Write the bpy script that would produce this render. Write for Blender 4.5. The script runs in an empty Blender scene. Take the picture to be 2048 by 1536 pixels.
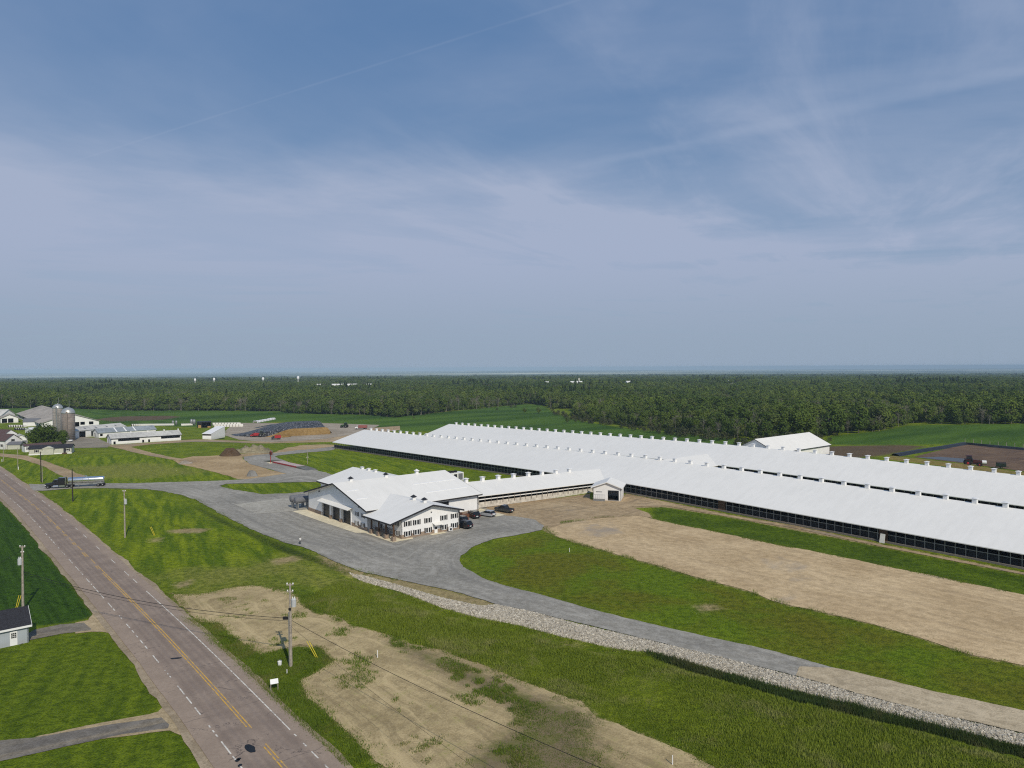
import bpy, math, random
import numpy as np
from mathutils import Vector, Matrix, noise, geometry

random.seed(7)
rng = np.random.default_rng(7)
SC = bpy.context.scene
COL = SC.collection
R = math.radians

# ------------------------------------------------------------------ camera
CAM_H = 38.0
FPX, CX, CY = 1420.0, 1024.0, 768.0            # focal length and centre in photo pixels (2048 wide)
PITCH = math.atan((CY - 735.0) / FPX)
ROLL = R(-0.28)
_c, _s, _cp, _sp = math.cos(ROLL), math.sin(ROLL), math.cos(PITCH), math.sin(PITCH)
_right, _up, _fwd = Vector((1, 0, 0)), Vector((0, _sp, _cp)), Vector((0, _cp, -_sp))
_X, _Y = _c * _right + _s * _up, -_s * _right + _c * _up
cd = bpy.data.cameras.new("camera"); cam = bpy.data.objects.new("camera", cd); COL.objects.link(cam)
cam.matrix_world = Matrix(((_X.x, _Y.x, -_fwd.x, 0), (_X.y, _Y.y, -_fwd.y, 0), (_X.z, _Y.z, -_fwd.z, CAM_H), (0, 0, 0, 1)))
cd.sensor_width = 36.0; cd.lens = FPX / 2048 * 36.0
cd.clip_start = 0.5; cd.clip_end = 80000
SC.camera = cam

# ------------------------------------------------------------------ light
SUN_EL, SUN_AZ = R(39), math.atan2(0.418, -0.909)     # azimuth clockwise from +Y; sun behind the camera, to its right
sd = bpy.data.lights.new("sun", 'SUN'); sun = bpy.data.objects.new("sun", sd); COL.objects.link(sun)
sd.energy = 3.1; sd.angle = R(0.53); sd.color = (1.0, 0.915, 0.77)
_sv = Vector((math.sin(SUN_AZ) * math.cos(SUN_EL), math.cos(SUN_AZ) * math.cos(SUN_EL), math.sin(SUN_EL)))
sun.rotation_euler = _sv.to_track_quat('Z', 'Y').to_euler()
SC.view_settings.view_transform = 'Standard'; SC.view_settings.look = 'None'
SC.view_settings.exposure = 0.0; SC.view_settings.gamma = 1.0
try:
    SC.cycles.use_denoising = False
    SC.cycles.pixel_filter_type = 'BLACKMAN_HARRIS'; SC.cycles.filter_width = 1.15
    SC.cycles.max_bounces = 5; SC.cycles.diffuse_bounces = 2; SC.cycles.glossy_bounces = 2
    SC.cycles.transmission_bounces = 2; SC.cycles.transparent_max_bounces = 6; SC.cycles.volume_bounces = 0
    SC.cycles.sample_clamp_indirect = 4.0
except Exception:
    pass

# ------------------------------------------------------------------ node helpers
class NT:
    def __init__(self, tree):
        self.t = tree; self.n = tree.nodes; self.l = tree.links
    def new(self, typ, **kw):
        nd = self.n.new(typ)
        for k, v in kw.items(): setattr(nd, k, v)
        return nd
    def put(self, sock, val):
        if isinstance(val, bpy.types.NodeSocket): self.l.new(val, sock)
        elif isinstance(val, (tuple, list)) and len(val) == 3 and sock.type == 'RGBA': sock.default_value = (*val, 1)
        else: sock.default_value = val
    def math(self, op, a, b=0.0, c=0.0, clamp=False):
        nd = self.new('ShaderNodeMath', operation=op, use_clamp=clamp)
        self.put(nd.inputs[0], a); self.put(nd.inputs[1], b); self.put(nd.inputs[2], c); return nd.outputs[0]
    def vmath(self, op, a, b=(0, 0, 0)):
        nd = self.new('ShaderNodeVectorMath', operation=op)
        self.put(nd.inputs[0], a); self.put(nd.inputs[1], b); return nd.outputs[0]
    def noise(self, vec, scale, detail=3, rough=0.55, dist=0.0):
        nd = self.new('ShaderNodeTexNoise'); self.put(nd.inputs['Vector'], vec)
        nd.inputs['Scale'].default_value = scale; nd.inputs['Detail'].default_value = detail
        nd.inputs['Roughness'].default_value = rough; nd.inputs['Distortion'].default_value = dist
        return nd.outputs['Fac']
    def ramp(self, v, lo, hi, smooth=True, a=0.0, b=1.0):
        nd = self.new('ShaderNodeMapRange'); nd.clamp = True
        if smooth: nd.interpolation_type = 'SMOOTHSTEP'
        self.put(nd.inputs[0], v); self.put(nd.inputs[1], lo); self.put(nd.inputs[2], hi)
        nd.inputs[3].default_value = a; nd.inputs[4].default_value = b; return nd.outputs[0]
    def mix(self, f, a, b, mode='MIX'):
        nd = self.new('ShaderNodeMix', data_type='RGBA', blend_type=mode)
        self.put(nd.inputs[0], f); self.put(nd.inputs[6], a); self.put(nd.inputs[7], b); return nd.outputs[2]
    def mapping(self, vec, scale=(1, 1, 1), rot=(0, 0, 0), loc=(0, 0, 0)):
        nd = self.new('ShaderNodeMapping'); self.put(nd.inputs[0], vec)
        nd.inputs[1].default_value = loc; nd.inputs[2].default_value = rot; nd.inputs[3].default_value = scale
        return nd.outputs[0]
    def streak(self, vec, ang, along, across, loc=(0, 0, 0)):   # noise coordinates stretched along a ground direction
        return self.mapping(self.mapping(vec, rot=(0, 0, -ang), loc=loc), scale=(along, across, 1))
    def attr(self, name, out='Fac'):
        nd = self.new('ShaderNodeAttribute', attribute_name=name); return nd.outputs[out]

# ------------------------------------------------------------------ world: daylight sky with thin cirrus
W = bpy.data.worlds.new("World"); SC.world = W; W.use_nodes = True
wt = NT(W.node_tree); wt.n.clear()
sky = wt.new('ShaderNodeTexSky', sky_type='NISHITA', sun_disc=False)
_g = wt.new('ShaderNodeTexCoord').outputs['Generated']; _gs = wt.new('ShaderNodeSeparateXYZ'); wt.l.new(_g, _gs.inputs[0]); _gc = wt.new('ShaderNodeCombineXYZ')
for _i in (0, 1): wt.l.new(_gs.outputs[_i], _gc.inputs[_i])
wt.put(_gc.inputs[2], wt.math('MAXIMUM', _gs.outputs[2], 0.004)); wt.l.new(_gc.outputs[0], sky.inputs[0])
sky.sun_elevation = SUN_EL; sky.sun_rotation = SUN_AZ; sky.altitude = 200; sky.air_density = 1.0; sky.dust_density = 0.6; sky.ozone_density = 2.0
gen = wt.new('ShaderNodeTexCoord').outputs['Generated']
sep = wt.new('ShaderNodeSeparateXYZ'); wt.l.new(gen, sep.inputs[0])
zc = wt.math('MAXIMUM', sep.outputs[2], 0.03)
PX, PY = wt.math('DIVIDE', sep.outputs[0], zc), wt.math('DIVIDE', sep.outputs[1], zc)   # position on the cloud sheet, in cloud heights
cmb = wt.new('ShaderNodeCombineXYZ'); wt.put(cmb.inputs[0], PX); wt.put(cmb.inputs[1], PY)
SKYP = cmb.outputs[0]
SKYK = 0.085
def skycol(r, g, b): return tuple(x / SKYK for x in (r, g, b))
az = wt.math('DIVIDE', sep.outputs[0], wt.math('MAXIMUM', sep.outputs[1], 0.05))       # tan of the azimuth
el = sep.outputs[2]
base = wt.mix(1.0, sky.outputs[0], (0.92, 0.93, 1.0), 'MULTIPLY')
# blue gradient of clear air dulled by high veil
veil = wt.noise(wt.mapping(SKYP, scale=(0.28, 0.34, 1), rot=(0, 0, R(20))), 1.0, 6, 0.58, 0.5)
wisp = wt.noise(wt.streak(SKYP, R(62), 0.45, 1.5, loc=(3.1, 1.2, 0)), 1.0, 7, 0.60, 0.45)
right = wt.ramp(az, -0.30, 0.05, a=0.12, b=1.0)
wfac = wt.math('ADD', wt.ramp(veil, 0.38, 0.66, a=0.0, b=0.55), wt.math('MULTIPLY', wt.ramp(wisp, 0.40, 0.74, a=0.0, b=0.58), right))
wfac = wt.math('MULTIPLY', wt.math('ADD', wfac, 0.06), wt.ramp(el, 0.10, 0.50, a=1.0, b=0.55))
thr = wt.math('ADD', wt.ramp(az, 0.02, 0.45, a=0.262, b=0.165), wt.math('MULTIPLY', wt.math('SUBTRACT', wt.noise(SKYP, 0.55, 5, 0.6, 0.6), 0.5), 0.16))
lowb = wt.ramp(wt.math('SUBTRACT', el, thr), -0.075, 0.045, a=0.72, b=0.0)
wfac = wt.math('ADD', wfac, lowb, clamp=True)
blue = wt.mix(wt.ramp(el, 0.0, 0.5), skycol(0.235, 0.345, 0.49), skycol(0.10, 0.215, 0.425))
base = wt.mix(0.75, base, blue)
cloudc = wt.mix(wt.ramp(el, 0.01, 0.17), skycol(0.305, 0.385, 0.495), skycol(0.37, 0.435, 0.585))
c1 = wt.mix(wfac, base, cloudc)
def streak(p, q, width, strength, c, brk=3.0):        # a contrail: a straight line on the cloud sheet from p to q
    (x0, y0), (x1, y1) = p, q
    L = math.hypot(x1 - x0, y1 - y0); tx, ty = (x1 - x0) / L, (y1 - y0) / L
    along = wt.math('ADD', wt.math('MULTIPLY', wt.math('SUBTRACT', PX, x0), tx), wt.math('MULTIPLY', wt.math('SUBTRACT', PY, y0), ty))
    acr = wt.math('ABSOLUTE', wt.math('SUBTRACT', wt.math('MULTIPLY', wt.math('SUBTRACT', PX, x0), -ty), wt.math('MULTIPLY', wt.math('SUBTRACT', PY, y0), -tx)))
    wob = wt.noise(SKYP, brk, 4)
    f = wt.ramp(wt.math('SUBTRACT', acr, wt.math('MULTIPLY', wt.math('SUBTRACT', wob, 0.5), width * 1.5)), 0.0, width, a=strength, b=0.0)
    f = wt.math('MULTIPLY', f, wt.ramp(along, -0.3, 0.2)); f = wt.math('MULTIPLY', f, wt.ramp(along, L - 0.3, L + 0.3, a=1.0, b=0.0))
    f = wt.math('MULTIPLY', f, wt.ramp(wob, 0.2, 0.55, a=0.45, b=1.0))
    return wt.mix(f, c, skycol(0.40, 0.47, 0.62))
def skypx(u, v):
    d = (_X * ((u - CX) / FPX) + _Y * (-(v - CY) / FPX) + _fwd); return (d.x / d.z, d.y / d.z)
c1 = streak(skypx(110, 335), skypx(1250, -30), 0.012, 0.09, c1, 2.0)
c1 = streak(skypx(1150, 335), skypx(2300, 85), 0.12, 0.20, c1, 1.2)
c1 = streak(skypx(1350, 240), skypx(2400, 40), 0.26, 0.14, c1, .8)
bg = wt.new('ShaderNodeBackground'); bg.inputs[1].default_value = SKYK; wt.l.new(c1, bg.inputs[0])
wo = wt.new('ShaderNodeOutputWorld'); wt.l.new(bg.outputs[0], wo.inputs[0])

# ------------------------------------------------------------------ places
# The farm is laid out on two axes: s (along the long barns) and w (across them), 40 degrees off the view.
ANG = R(40)
P0 = np.array([55.76, 183.02])
NV = np.array([math.cos(ANG), math.sin(ANG)]); DV = np.array([-math.sin(ANG), math.cos(ANG)])
def sw(x, y): return (DV[0] * (x - P0[0]) + DV[1] * (y - P0[1]), NV[0] * (x - P0[0]) + NV[1] * (y - P0[1]))
def F(s, w): p = P0 + DV * s + NV * w; return float(p[0]), float(p[1])
CROWN = 40.8
DITCH = [(700, 1152), (800, 1192), (888, 1222), (958, 1240), (1043, 1256), (1122, 1277), (1210, 1297), (1304, 1310), (1400, 1337), (1536, 1374), (1640, 1398), (1716, 1421), (1811, 1441), (1969, 1483), (2048, 1500), (2200, 1535)]
def _ray(u, v):
    d = _X * ((u - CX) / FPX) + _Y * (-(v - CY) / FPX) + _fwd; return d.x, d.y, d.z
def flat(u, v, z=0.0):
    x, y, zz = _ray(u, v); t = (z - CAM_H) / zz; return x * t, y * t
_ditch = np.array([flat(*p) for p in DITCH])
def sstep(a, b, x): t = np.clip((x - a) / (b - a), 0, 1); return t * t * (3 - 2 * t)
def polydist(x, y, pts):
    d = np.full(np.shape(x), 1e9)
    for (ax, ay), (bx, by) in zip(pts[:-1], pts[1:]):
        ex, ey = bx - ax, by - ay; L2 = ex * ex + ey * ey + 1e-12
        t = np.clip(((x - ax) * ex + (y - ay) * ey) / L2, 0, 1)
        d = np.minimum(d, np.hypot(x - ax - t * ex, y - ay - t * ey))
    return d
def prof(s): return -0.0155 * (np.sqrt((s - CROWN) ** 2 + 144.0) - 12.0)
def H(x, y):
    x = np.asarray(x, float); y = np.asarray(y, float)
    s, w = sw(x, y)
    p = np.maximum(-0.63 + prof(s), -4.3)
    z = p * sstep(-52, 0, w)
    D2 = x * x + y * y
    near = (D2 < 260 ** 2)
    if np.any(near):
        dd = polydist(x, y, _ditch); z = z - 0.75 * np.exp(-(dd / 1.7) ** 2)
    z = z + np.interp(np.sqrt(D2), [1450, 2000, 2600, 5000, 7500, 14000, 26000], [0, -3, -8, -28, -42, -58, -72])
    return z
def Hs(x, y): return float(H(x, y))
def G(u, v, dz=0.0):                      # the ground point seen at photo pixel (u, v)
    z = 0.0
    for _ in range(12):
        x, y = flat(u, v, z); z = Hs(x, y) + dz
    return x, y
def inpoly(x, y, poly):
    x = np.asarray(x); y = np.asarray(y); ins = np.zeros(x.shape, bool); n = len(poly)
    for i in range(n):
        x0, y0 = poly[i]; x1, y1 = poly[(i + 1) % n]
        c = ((y0 > y) != (y1 > y))
        xi = (x1 - x0) * (y - y0) / ((y1 - y0) if y1 != y0 else 1e-12) + x0
        ins ^= c & (x < xi)
    return ins
def sdist(x, y, poly):
    d = polydist(x, y, list(poly) + [poly[0]]); return np.where(inpoly(x, y, poly), d, -d)
def PXP(pts): return [G(*p) for p in pts]

# ------------------------------------------------------------------ materials
def lin(c): return tuple(((v / 255) / 12.92 if v <= 10 else (((v / 255) + 0.055) / 1.055) ** 2.4) for v in c)
KAL = 1.28
def alb(r, g, b, k=None):
    c = [min(0.9, x * (k or KAL)) for x in lin((r, g, b))]
    c[2] *= 0.5 if g > r * 1.02 else 0.95          # living green reflects very little blue
    return tuple(c)
def newmat(name):
    m = bpy.data.materials.new(name); m.use_nodes = True; t = NT(m.node_tree)
    bs = m.node_tree.nodes['Principled BSDF']
    return m, t, bs
def mat(name, col, rough=0.7, var=0.12, scale=1.2, metal=0.0, spec=0.3, bump=0.0, bscale=8.0):
    m, t, bs = newmat(name)
    co = t.new('ShaderNodeTexCoord').outputs['Object']
    f = t.noise(co, scale, 5, 0.6)
    lo = tuple(max(0, c * (1 - var)) for c in col); hi = tuple(min(1, c * (1 + var)) for c in col)
    t.put(bs.inputs['Base Color'], t.mix(t.ramp(f, 0.3, 0.7), lo, hi))
    bs.inputs['Roughness'].default_value = rough; bs.inputs['Metallic'].default_value = metal
    bs.inputs['Specular IOR Level'].default_value = spec
    if bump > 0:
        b = t.new('ShaderNodeBump'); b.inputs['Strength'].default_value = bump; b.inputs['Distance'].default_value = 0.1
        t.put(b.inputs['Height'], t.noise(co, bscale, 4)); t.put(bs.inputs['Normal'], b.outputs[0])
    return m
def roofmat(name, col, rough=0.5, axis=0, pitch=0.9, var=0.04, spec=0.35, seamk=0.10, bump=0.2):
    m, t, bs = newmat(name)
    co = t.new('ShaderNodeTexCoord').outputs['Object']
    sx = t.new('ShaderNodeSeparateXYZ'); t.l.new(co, sx.inputs[0])
    k = t.math('FRACT', t.math('MULTIPLY', sx.outputs[axis], 1.0 / pitch))
    seam = t.ramp(t.math('ABSOLUTE', t.math('SUBTRACT', k, 0.5)), 0.40, 0.5)
    st = t.noise(t.mapping(co, scale=(0.05, 0.9, 1) if axis == 1 else (0.9, 0.05, 1)), 0.8, 4)
    big = t.noise(co, 0.07, 3)
    f = t.math('ADD', t.math('MULTIPLY', st, 0.6), t.math('MULTIPLY', big, 0.4))
    c = t.mix(t.ramp(f, 0.35, 0.65), tuple(x * (1 - var * 1.6) for x in col), tuple(min(.95, x * (1 + var)) for x in col))
    c = t.mix(t.math('MULTIPLY', seam, seamk), c, tuple(x * 0.6 for x in col))
    t.put(bs.inputs['Base Color'], c); bs.inputs['Roughness'].default_value = rough
    bs.inputs['Specular IOR Level'].default_value = spec
    if bump > 0:
        b = t.new('ShaderNodeBump'); b.inputs['Strength'].default_value = bump; b.inputs['Distance'].default_value = 0.03
        t.put(b.inputs['Height'], seam); t.put(bs.inputs['Normal'], b.outputs[0])
    return m
def sidingmat(name, col, rough=0.55, pitch=0.3):
    m, t, bs = newmat(name)
    co = t.new('ShaderNodeTexCoord').outputs['Object']
    sx = t.new('ShaderNodeSeparateXYZ'); t.l.new(co, sx.inputs[0])
    k = t.math('FRACT', t.math('MULTIPLY', t.math('ADD', sx.outputs[0], sx.outputs[1]), 1.0 / pitch))
    seam = t.ramp(t.math('ABSOLUTE', t.math('SUBTRACT', k, 0.5)), 0.36, 0.5)
    f = t.noise(co, 0.5, 5)
    c = t.mix(t.ramp(f, 0.35, 0.7), tuple(x * 0.93 for x in col), col)
    c = t.mix(t.math('MULTIPLY', seam, 0.22), c, tuple(x * 0.6 for x in col))
    dirt = t.math('MULTIPLY', t.ramp(sx.outputs[2], 0.1, 1.2, a=0.35, b=0.0), t.noise(co, 1.5, 4))
    c = t.mix(dirt, c, (0.25, 0.2, 0.14))
    t.put(bs.inputs['Base Color'], c); bs.inputs['Roughness'].default_value = rough
    bs.inputs['Specular IOR Level'].default_value = 0.3
    return m
def brickmat(name):
    m, t, bs = newmat(name)
    co = t.new('ShaderNodeTexCoord').outputs['Object']
    sx = t.new('ShaderNodeSeparateXYZ'); t.l.new(co, sx.inputs[0])
    cb = t.new('ShaderNodeCombineXYZ'); t.put(cb.inputs[0], t.math('ADD', sx.outputs[0], sx.outputs[1])); t.put(cb.inputs[1], sx.outputs[2])
    br = t.new('ShaderNodeTexBrick'); t.l.new(cb.outputs[0], br.inputs[0])
    br.inputs['Scale'].default_value = 1.0; br.inputs['Brick Width'].default_value = 0.5; br.inputs['Row Height'].default_value = 0.16
    br.inputs['Mortar Size'].default_value = 0.012
    br.inputs['Color1'].default_value = (0.22, 0.145, 0.095, 1); br.inputs['Color2'].default_value = (0.31, 0.225, 0.155, 1); br.inputs['Mortar'].default_value = (0.33, 0.30, 0.26, 1)
    t.put(bs.inputs['Base Color'], br.outputs[0]); bs.inputs['Roughness'].default_value = 0.85
    return m
def glassmat(name, col=(0.01, 0.012, 0.015), rough=0.08):
    m, t, bs = newmat(name); bs.inputs['Base Color'].default_value = (*col, 1); bs.inputs['Roughness'].default_value = rough
    bs.inputs['Specular IOR Level'].default_value = 0.5
    co = t.new('ShaderNodeTexCoord').outputs['Object']
    t.put(bs.inputs['Base Color'], t.mix(t.noise(co, 2.0, 2), tuple(c * .7 for c in col), tuple(c * 1.5 for c in col)))
    return m
WHITE = sidingmat("white_siding", (0.87, 0.865, 0.85))
ROOFW = roofmat("white_metal_roof", (0.835, 0.815, 0.76), axis=1, pitch=4.9, var=.022, spec=.12, seamk=.03, bump=0)
ROOFWX = roofmat("white_metal_roof_across", (0.815, 0.795, 0.74), axis=0, pitch=4.9, var=.022, spec=.12, seamk=.03, bump=0)
TRIMW = mat("white_trim", (0.80, 0.80, 0.79), 0.5, 0.04)
TRIMD = mat("dark_trim", (0.025, 0.025, 0.03), 0.5, 0.2)
BRICK = brickmat("tan_stone_brick")
DOORD = mat("dark_door_panel", (0.014, 0.014, 0.016), 0.35, 0.4, spec=0.4)  # near-black for the unlit inside of open bays, and for one door
GLASS = glassmat("dark_window_glass")
SHUT = mat("charcoal_shutter", (0.05, 0.048, 0.05), 0.6)
WOOD = mat("stained_timber", (0.10, 0.055, 0.03), 0.7, 0.3, 3)
CONC = mat("pale_concrete", alb(198, 188, 165), 0.85, 0.12, 0.6)
CONCG = mat("grey_concrete", (0.30, 0.29, 0.27), 0.85, 0.18, 0.8)
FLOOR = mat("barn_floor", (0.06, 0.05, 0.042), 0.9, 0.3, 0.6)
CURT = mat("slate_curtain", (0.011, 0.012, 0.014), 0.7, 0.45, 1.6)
STEEL = mat("galvanized_steel", (0.26, 0.27, 0.27), 0.45, 0.2, 2, metal=0.35)
POSTM = mat("weathered_post", (0.20, 0.175, 0.15), 0.85, 0.25, 4)
POLEM = mat("utility_pole_wood", (0.34, 0.30, 0.25), 0.85, 0.25, 3)
POLED = mat("dark_pole_wood", (0.035, 0.03, 0.026), 0.85, 0.25, 3)
BLACK = mat("black_rubber", (0.015, 0.015, 0.016), 0.8, 0.3, 6)
RED = mat("red_paint", (0.36, 0.025, 0.03), 0.45, 0.15)
YEL = mat("yellow_plastic", (0.62, 0.50, 0.03), 0.5, 0.1)
SHINGLE = mat("dark_shingle", (0.028, 0.028, 0.034), 0.9, 0.3, 6)
SHINGRY = mat("grey_shingle", (0.15, 0.155, 0.17), 0.85, 0.2, 4)
SHINRED = mat("maroon_shingle", (0.10, 0.062, 0.06), 0.85, 0.2, 4)
OLDROOF = roofmat("weathered_grey_roof", (0.42, 0.375, 0.32), 0.8, axis=1, pitch=6.0, var=0.2, spec=0.15)
BLUEROOF = roofmat("blue_grey_roof", (0.27, 0.30, 0.32), 0.6, axis=0, pitch=1.0, var=0.15)
PALEROOF = roofmat("pale_old_roof", (0.52, 0.51, 0.47), 0.65, axis=0, pitch=1.0, var=0.15)
CREAM = mat("cream_siding", (0.52, 0.52, 0.44), 0.7, 0.08)
SILOC = mat("silo_concrete", (0.30, 0.275, 0.245), 0.9, 0.22, 0.5)
SILOD = mat("silo_concrete_brown", (0.225, 0.19, 0.165), 0.9, 0.22, 0.5)
DOME = mat("silo_dome_metal", (0.50, 0.50, 0.47), 0.4, 0.15, 2, metal=0.6)
CHROME = mat("polished_tank", (0.88, 0.88, 0.87), 0.26, 0.04, 1, metal=1.0)
HUTCH = mat("white_plastic", (0.70, 0.68, 0.62), 0.5, 0.1, 2)
BARK = mat("bark", (0.16, 0.14, 0.115), 0.9, 0.35, 3)
SKIN = mat("skin", (0.42, 0.27, 0.19), 0.6, 0.05)

# ------------------------------------------------------------------ mesh builder
class MB:
    def __init__(self, off=(0, 0, 0)):
        self.v = []; self.f = []; self.off = off
    def add(self, vs, fs):
        b = len(self.v); self.v += [tuple(p) for p in vs]; self.f += [tuple(b + i for i in f) for f in fs]; return self
    def box(self, x0, x1, y0, y1, z0, z1):
        return self.add([(x0, y0, z0), (x1, y0, z0), (x1, y1, z0), (x0, y1, z0), (x0, y0, z1), (x1, y0, z1), (x1, y1, z1), (x0, y1, z1)],
                        [(3, 2, 1, 0), (4, 5, 6, 7), (0, 1, 5, 4), (1, 2, 6, 5), (2, 3, 7, 6), (3, 0, 4, 7)])
    def hexa(self, b, t):                                       # four bottom points and four top points
        return self.add(list(b) + list(t), [(3, 2, 1, 0), (4, 5, 6, 7), (0, 1, 5, 4), (1, 2, 6, 5), (2, 3, 7, 6), (3, 0, 4, 7)])
    def prism(self, poly, ext):                                 # polygon (3-D points) pushed along a vector
        n = len(poly); e = Vector(ext); a = [Vector(p) for p in poly]
        vs = a + [p + e for p in a]
        fs = [tuple(range(n))[::-1], tuple(range(n, 2 * n))] + [(i, (i + 1) % n, n + (i + 1) % n, n + i) for i in range(n)]
        return self.add(vs, fs)
    def tube(self, p0, p1, r0, r1=None, n=8, caps=True):
        r1 = r0 if r1 is None else r1
        p0 = Vector(p0); p1 = Vector(p1); d = (p1 - p0).normalized()
        a = d.orthogonal().normalized(); b = d.cross(a)
        vs = []
        for p, r in ((p0, r0), (p1, r1)):
            for i in range(n):
                t = 2 * math.pi * i / n; vs.append(p + a * (r * math.cos(t)) + b * (r * math.sin(t)))
        fs = [(i, (i + 1) % n, n + (i + 1) % n, n + i) for i in range(n)]
        if caps: fs += [tuple(range(n))[::-1], tuple(range(n, 2 * n))]
        return self.add(vs, fs)
    def path(self, pts, r, n=5):
        for a, b in zip(pts[:-1], pts[1:]): self.tube(a, b, r, r, n)
        return self
    def lathe(self, prof_, c=(0, 0, 0), n=20, axis='z'):
        vs = []; fs = []; m = len(prof_)
        for r, h in prof_:
            for i in range(n):
                t = 2 * math.pi * i / n; x, y = r * math.cos(t), r * math.sin(t)
                p = (x, y, h) if axis == 'z' else ((h, x, y) if axis == 'x' else (x, h, y))
                vs.append((p[0] + c[0], p[1] + c[1], p[2] + c[2]))
        for k in range(m - 1):
            for i in range(n): fs.append((k * n + i, k * n + (i + 1) % n, (k + 1) * n + (i + 1) % n, (k + 1) * n + i))
        fs += [tuple(range(n))[::-1], tuple(range((m - 1) * n, m * n))]
        return self.add(vs, fs)
    def wall(self, o, ux, uy, L, z0, z1, t, holes=()):          # upright wall from o along (ux, uy), thickness t to its left, with openings
        holes = [h for h in holes if h[1] <= L - 0.05]
        xs = sorted({0.0, L, *[h[0] for h in holes], *[h[1] for h in holes]})
        nx, ny = -uy, ux
        def bx(a, b, za, zb):
            if b - a < 1e-4 or zb - za < 1e-4: return
            q = [(o[0] + ux * k + nx * j, o[1] + uy * k + ny * j) for k, j in ((a, 0), (b, 0), (b, t), (a, t))]
            self.hexa([(x, y, za) for x, y in q], [(x, y, zb) for x, y in q])
        for a, b in zip(xs[:-1], xs[1:]):
            m = (a + b) / 2; cut = sorted([(h[2], h[3]) for h in holes if h[0] - 1e-6 <= m <= h[1] + 1e-6])
            z = z0
            for ha, hb in cut:
                bx(a, b, z, ha); z = max(z, hb)
            bx(a, b, z, z1)
        return self
    def build(self, name, m, parent=None, smooth=False):
        me = bpy.data.meshes.new(name)
        ox, oy, oz = self.off
        me.from_pydata([(a - ox, b - oy, c - oz) for a, b, c in self.v], [], self.f); me.update()
        if isinstance(m, (list, tuple)):
            for q in m: me.materials.append(q)
        else: me.materials.append(m)
        if smooth: me.polygons.foreach_set('use_smooth', [True] * len(me.polygons))
        o = bpy.data.objects.new(name, me); COL.objects.link(o)
        if parent is not None: o.parent = parent
        return o
def recalc(o):
    import bmesh
    bm = bmesh.new(); bm.from_mesh(o.data); bmesh.ops.recalc_face_normals(bm, faces=bm.faces); bm.to_mesh(o.data); bm.free(); return o
def tag(o, label=None, cat=None, group=None, kind=None):
    if label: o['label'] = label
    if cat: o['category'] = cat
    if group: o['group'] = group
    if kind: o['kind'] = kind
    return o
def thing(name, label, cat, loc=(0, 0, 0), rz=0.0, group=None):
    o = bpy.data.objects.new(name, None); COL.objects.link(o); o.location = loc; o.rotation_euler = (0, 0, rz)
    o.empty_display_size = 0.5
    return tag(o, label, cat, group)
def dup(root, loc=None, rz=None, label=None, group=None, scale=None):
    def cp(o, par):
        c = o.copy(); COL.objects.link(c)
        if par is not None: c.parent = par; c.matrix_parent_inverse = o.matrix_parent_inverse.copy()
        for ch in o.children: cp(ch, c)
        return c
    r = cp(root, None)
    if loc is not None: r.location = loc
    if rz is not None: r.rotation_euler = (0, 0, rz)
    if scale is not None: r.scale = scale
    if label: r['label'] = label
    if group: r['group'] = group
    return r

# ------------------------------------------------------------------ ground sheet with soil, crop and grass areas
def axis_steps(lo, hi, f0, f1, step, grow=1.13, big=900):
    a = list(np.arange(f0, f1 + 1e-6, step)); s = step; x = f1
    while x < hi: s = min(s * grow, big); x += s; a.append(x)
    s = step; x = f0; b = []
    while x > lo: s = min(s * grow, big); x -= s; b.append(x)
    return np.array(b[::-1] + a)
gx = axis_steps(-25500, 25500, -250, 150, 1.5, 1.12, 900); gy = axis_steps(-400, 25000, 58, 330, 1.5, 1.11, 900)
GXm, GYm = np.meshgrid(gx, gy); fx, fy = GXm.ravel(), GYm.ravel()
fz = H(fx, fy)
nx_, ny_ = len(gx), len(gy)
ii = np.arange(nx_ * ny_).reshape(ny_, nx_)
quads = np.stack([ii[:-1, :-1], ii[:-1, 1:], ii[1:, 1:], ii[1:, :-1]], -1).reshape(-1, 4)
gme = bpy.data.meshes.new("ground")
gme.vertices.add(len(fx)); gme.vertices.foreach_set('co', np.stack([fx, fy, fz], -1).ravel())
gme.loops.add(quads.size); gme.loops.foreach_set('vertex_index', quads.ravel())
gme.polygons.add(len(quads)); gme.polygons.foreach_set('loop_start', np.arange(0, quads.size, 4)); gme.polygons.foreach_set('loop_total', np.full(len(quads), 4))
gme.polygons.foreach_set('use_smooth', np.ones(len(quads), bool))
gme.update(); gme.validate()
ground = bpy.data.objects.new("ground", gme); COL.objects.link(ground); tag(ground, kind='structure')
ROCKS_UP = [(697, 1145), (725, 1151), (800, 1172), (888, 1197), (964, 1213), (992, 1209.5), (1064, 1224), (1152, 1247.5), (1240, 1268), (1327, 1288.5), (1400, 1305), (1495, 1329), (1590, 1354), (1641, 1367), (1716, 1389), (1875, 1430), (2048, 1469.5), (2200, 1505)]
ROCKS_LO = [(2200, 1527), (2048, 1492), (1969, 1476), (1875, 1454), (1811, 1435), (1716, 1416), (1640, 1393), (1596, 1382), (1536, 1369), (1400, 1331), (1304, 1303), (1248, 1302), (1210, 1293), (1122, 1273), (1043, 1252), (958, 1236), (888, 1217), (800, 1183), (728, 1164)]
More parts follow.
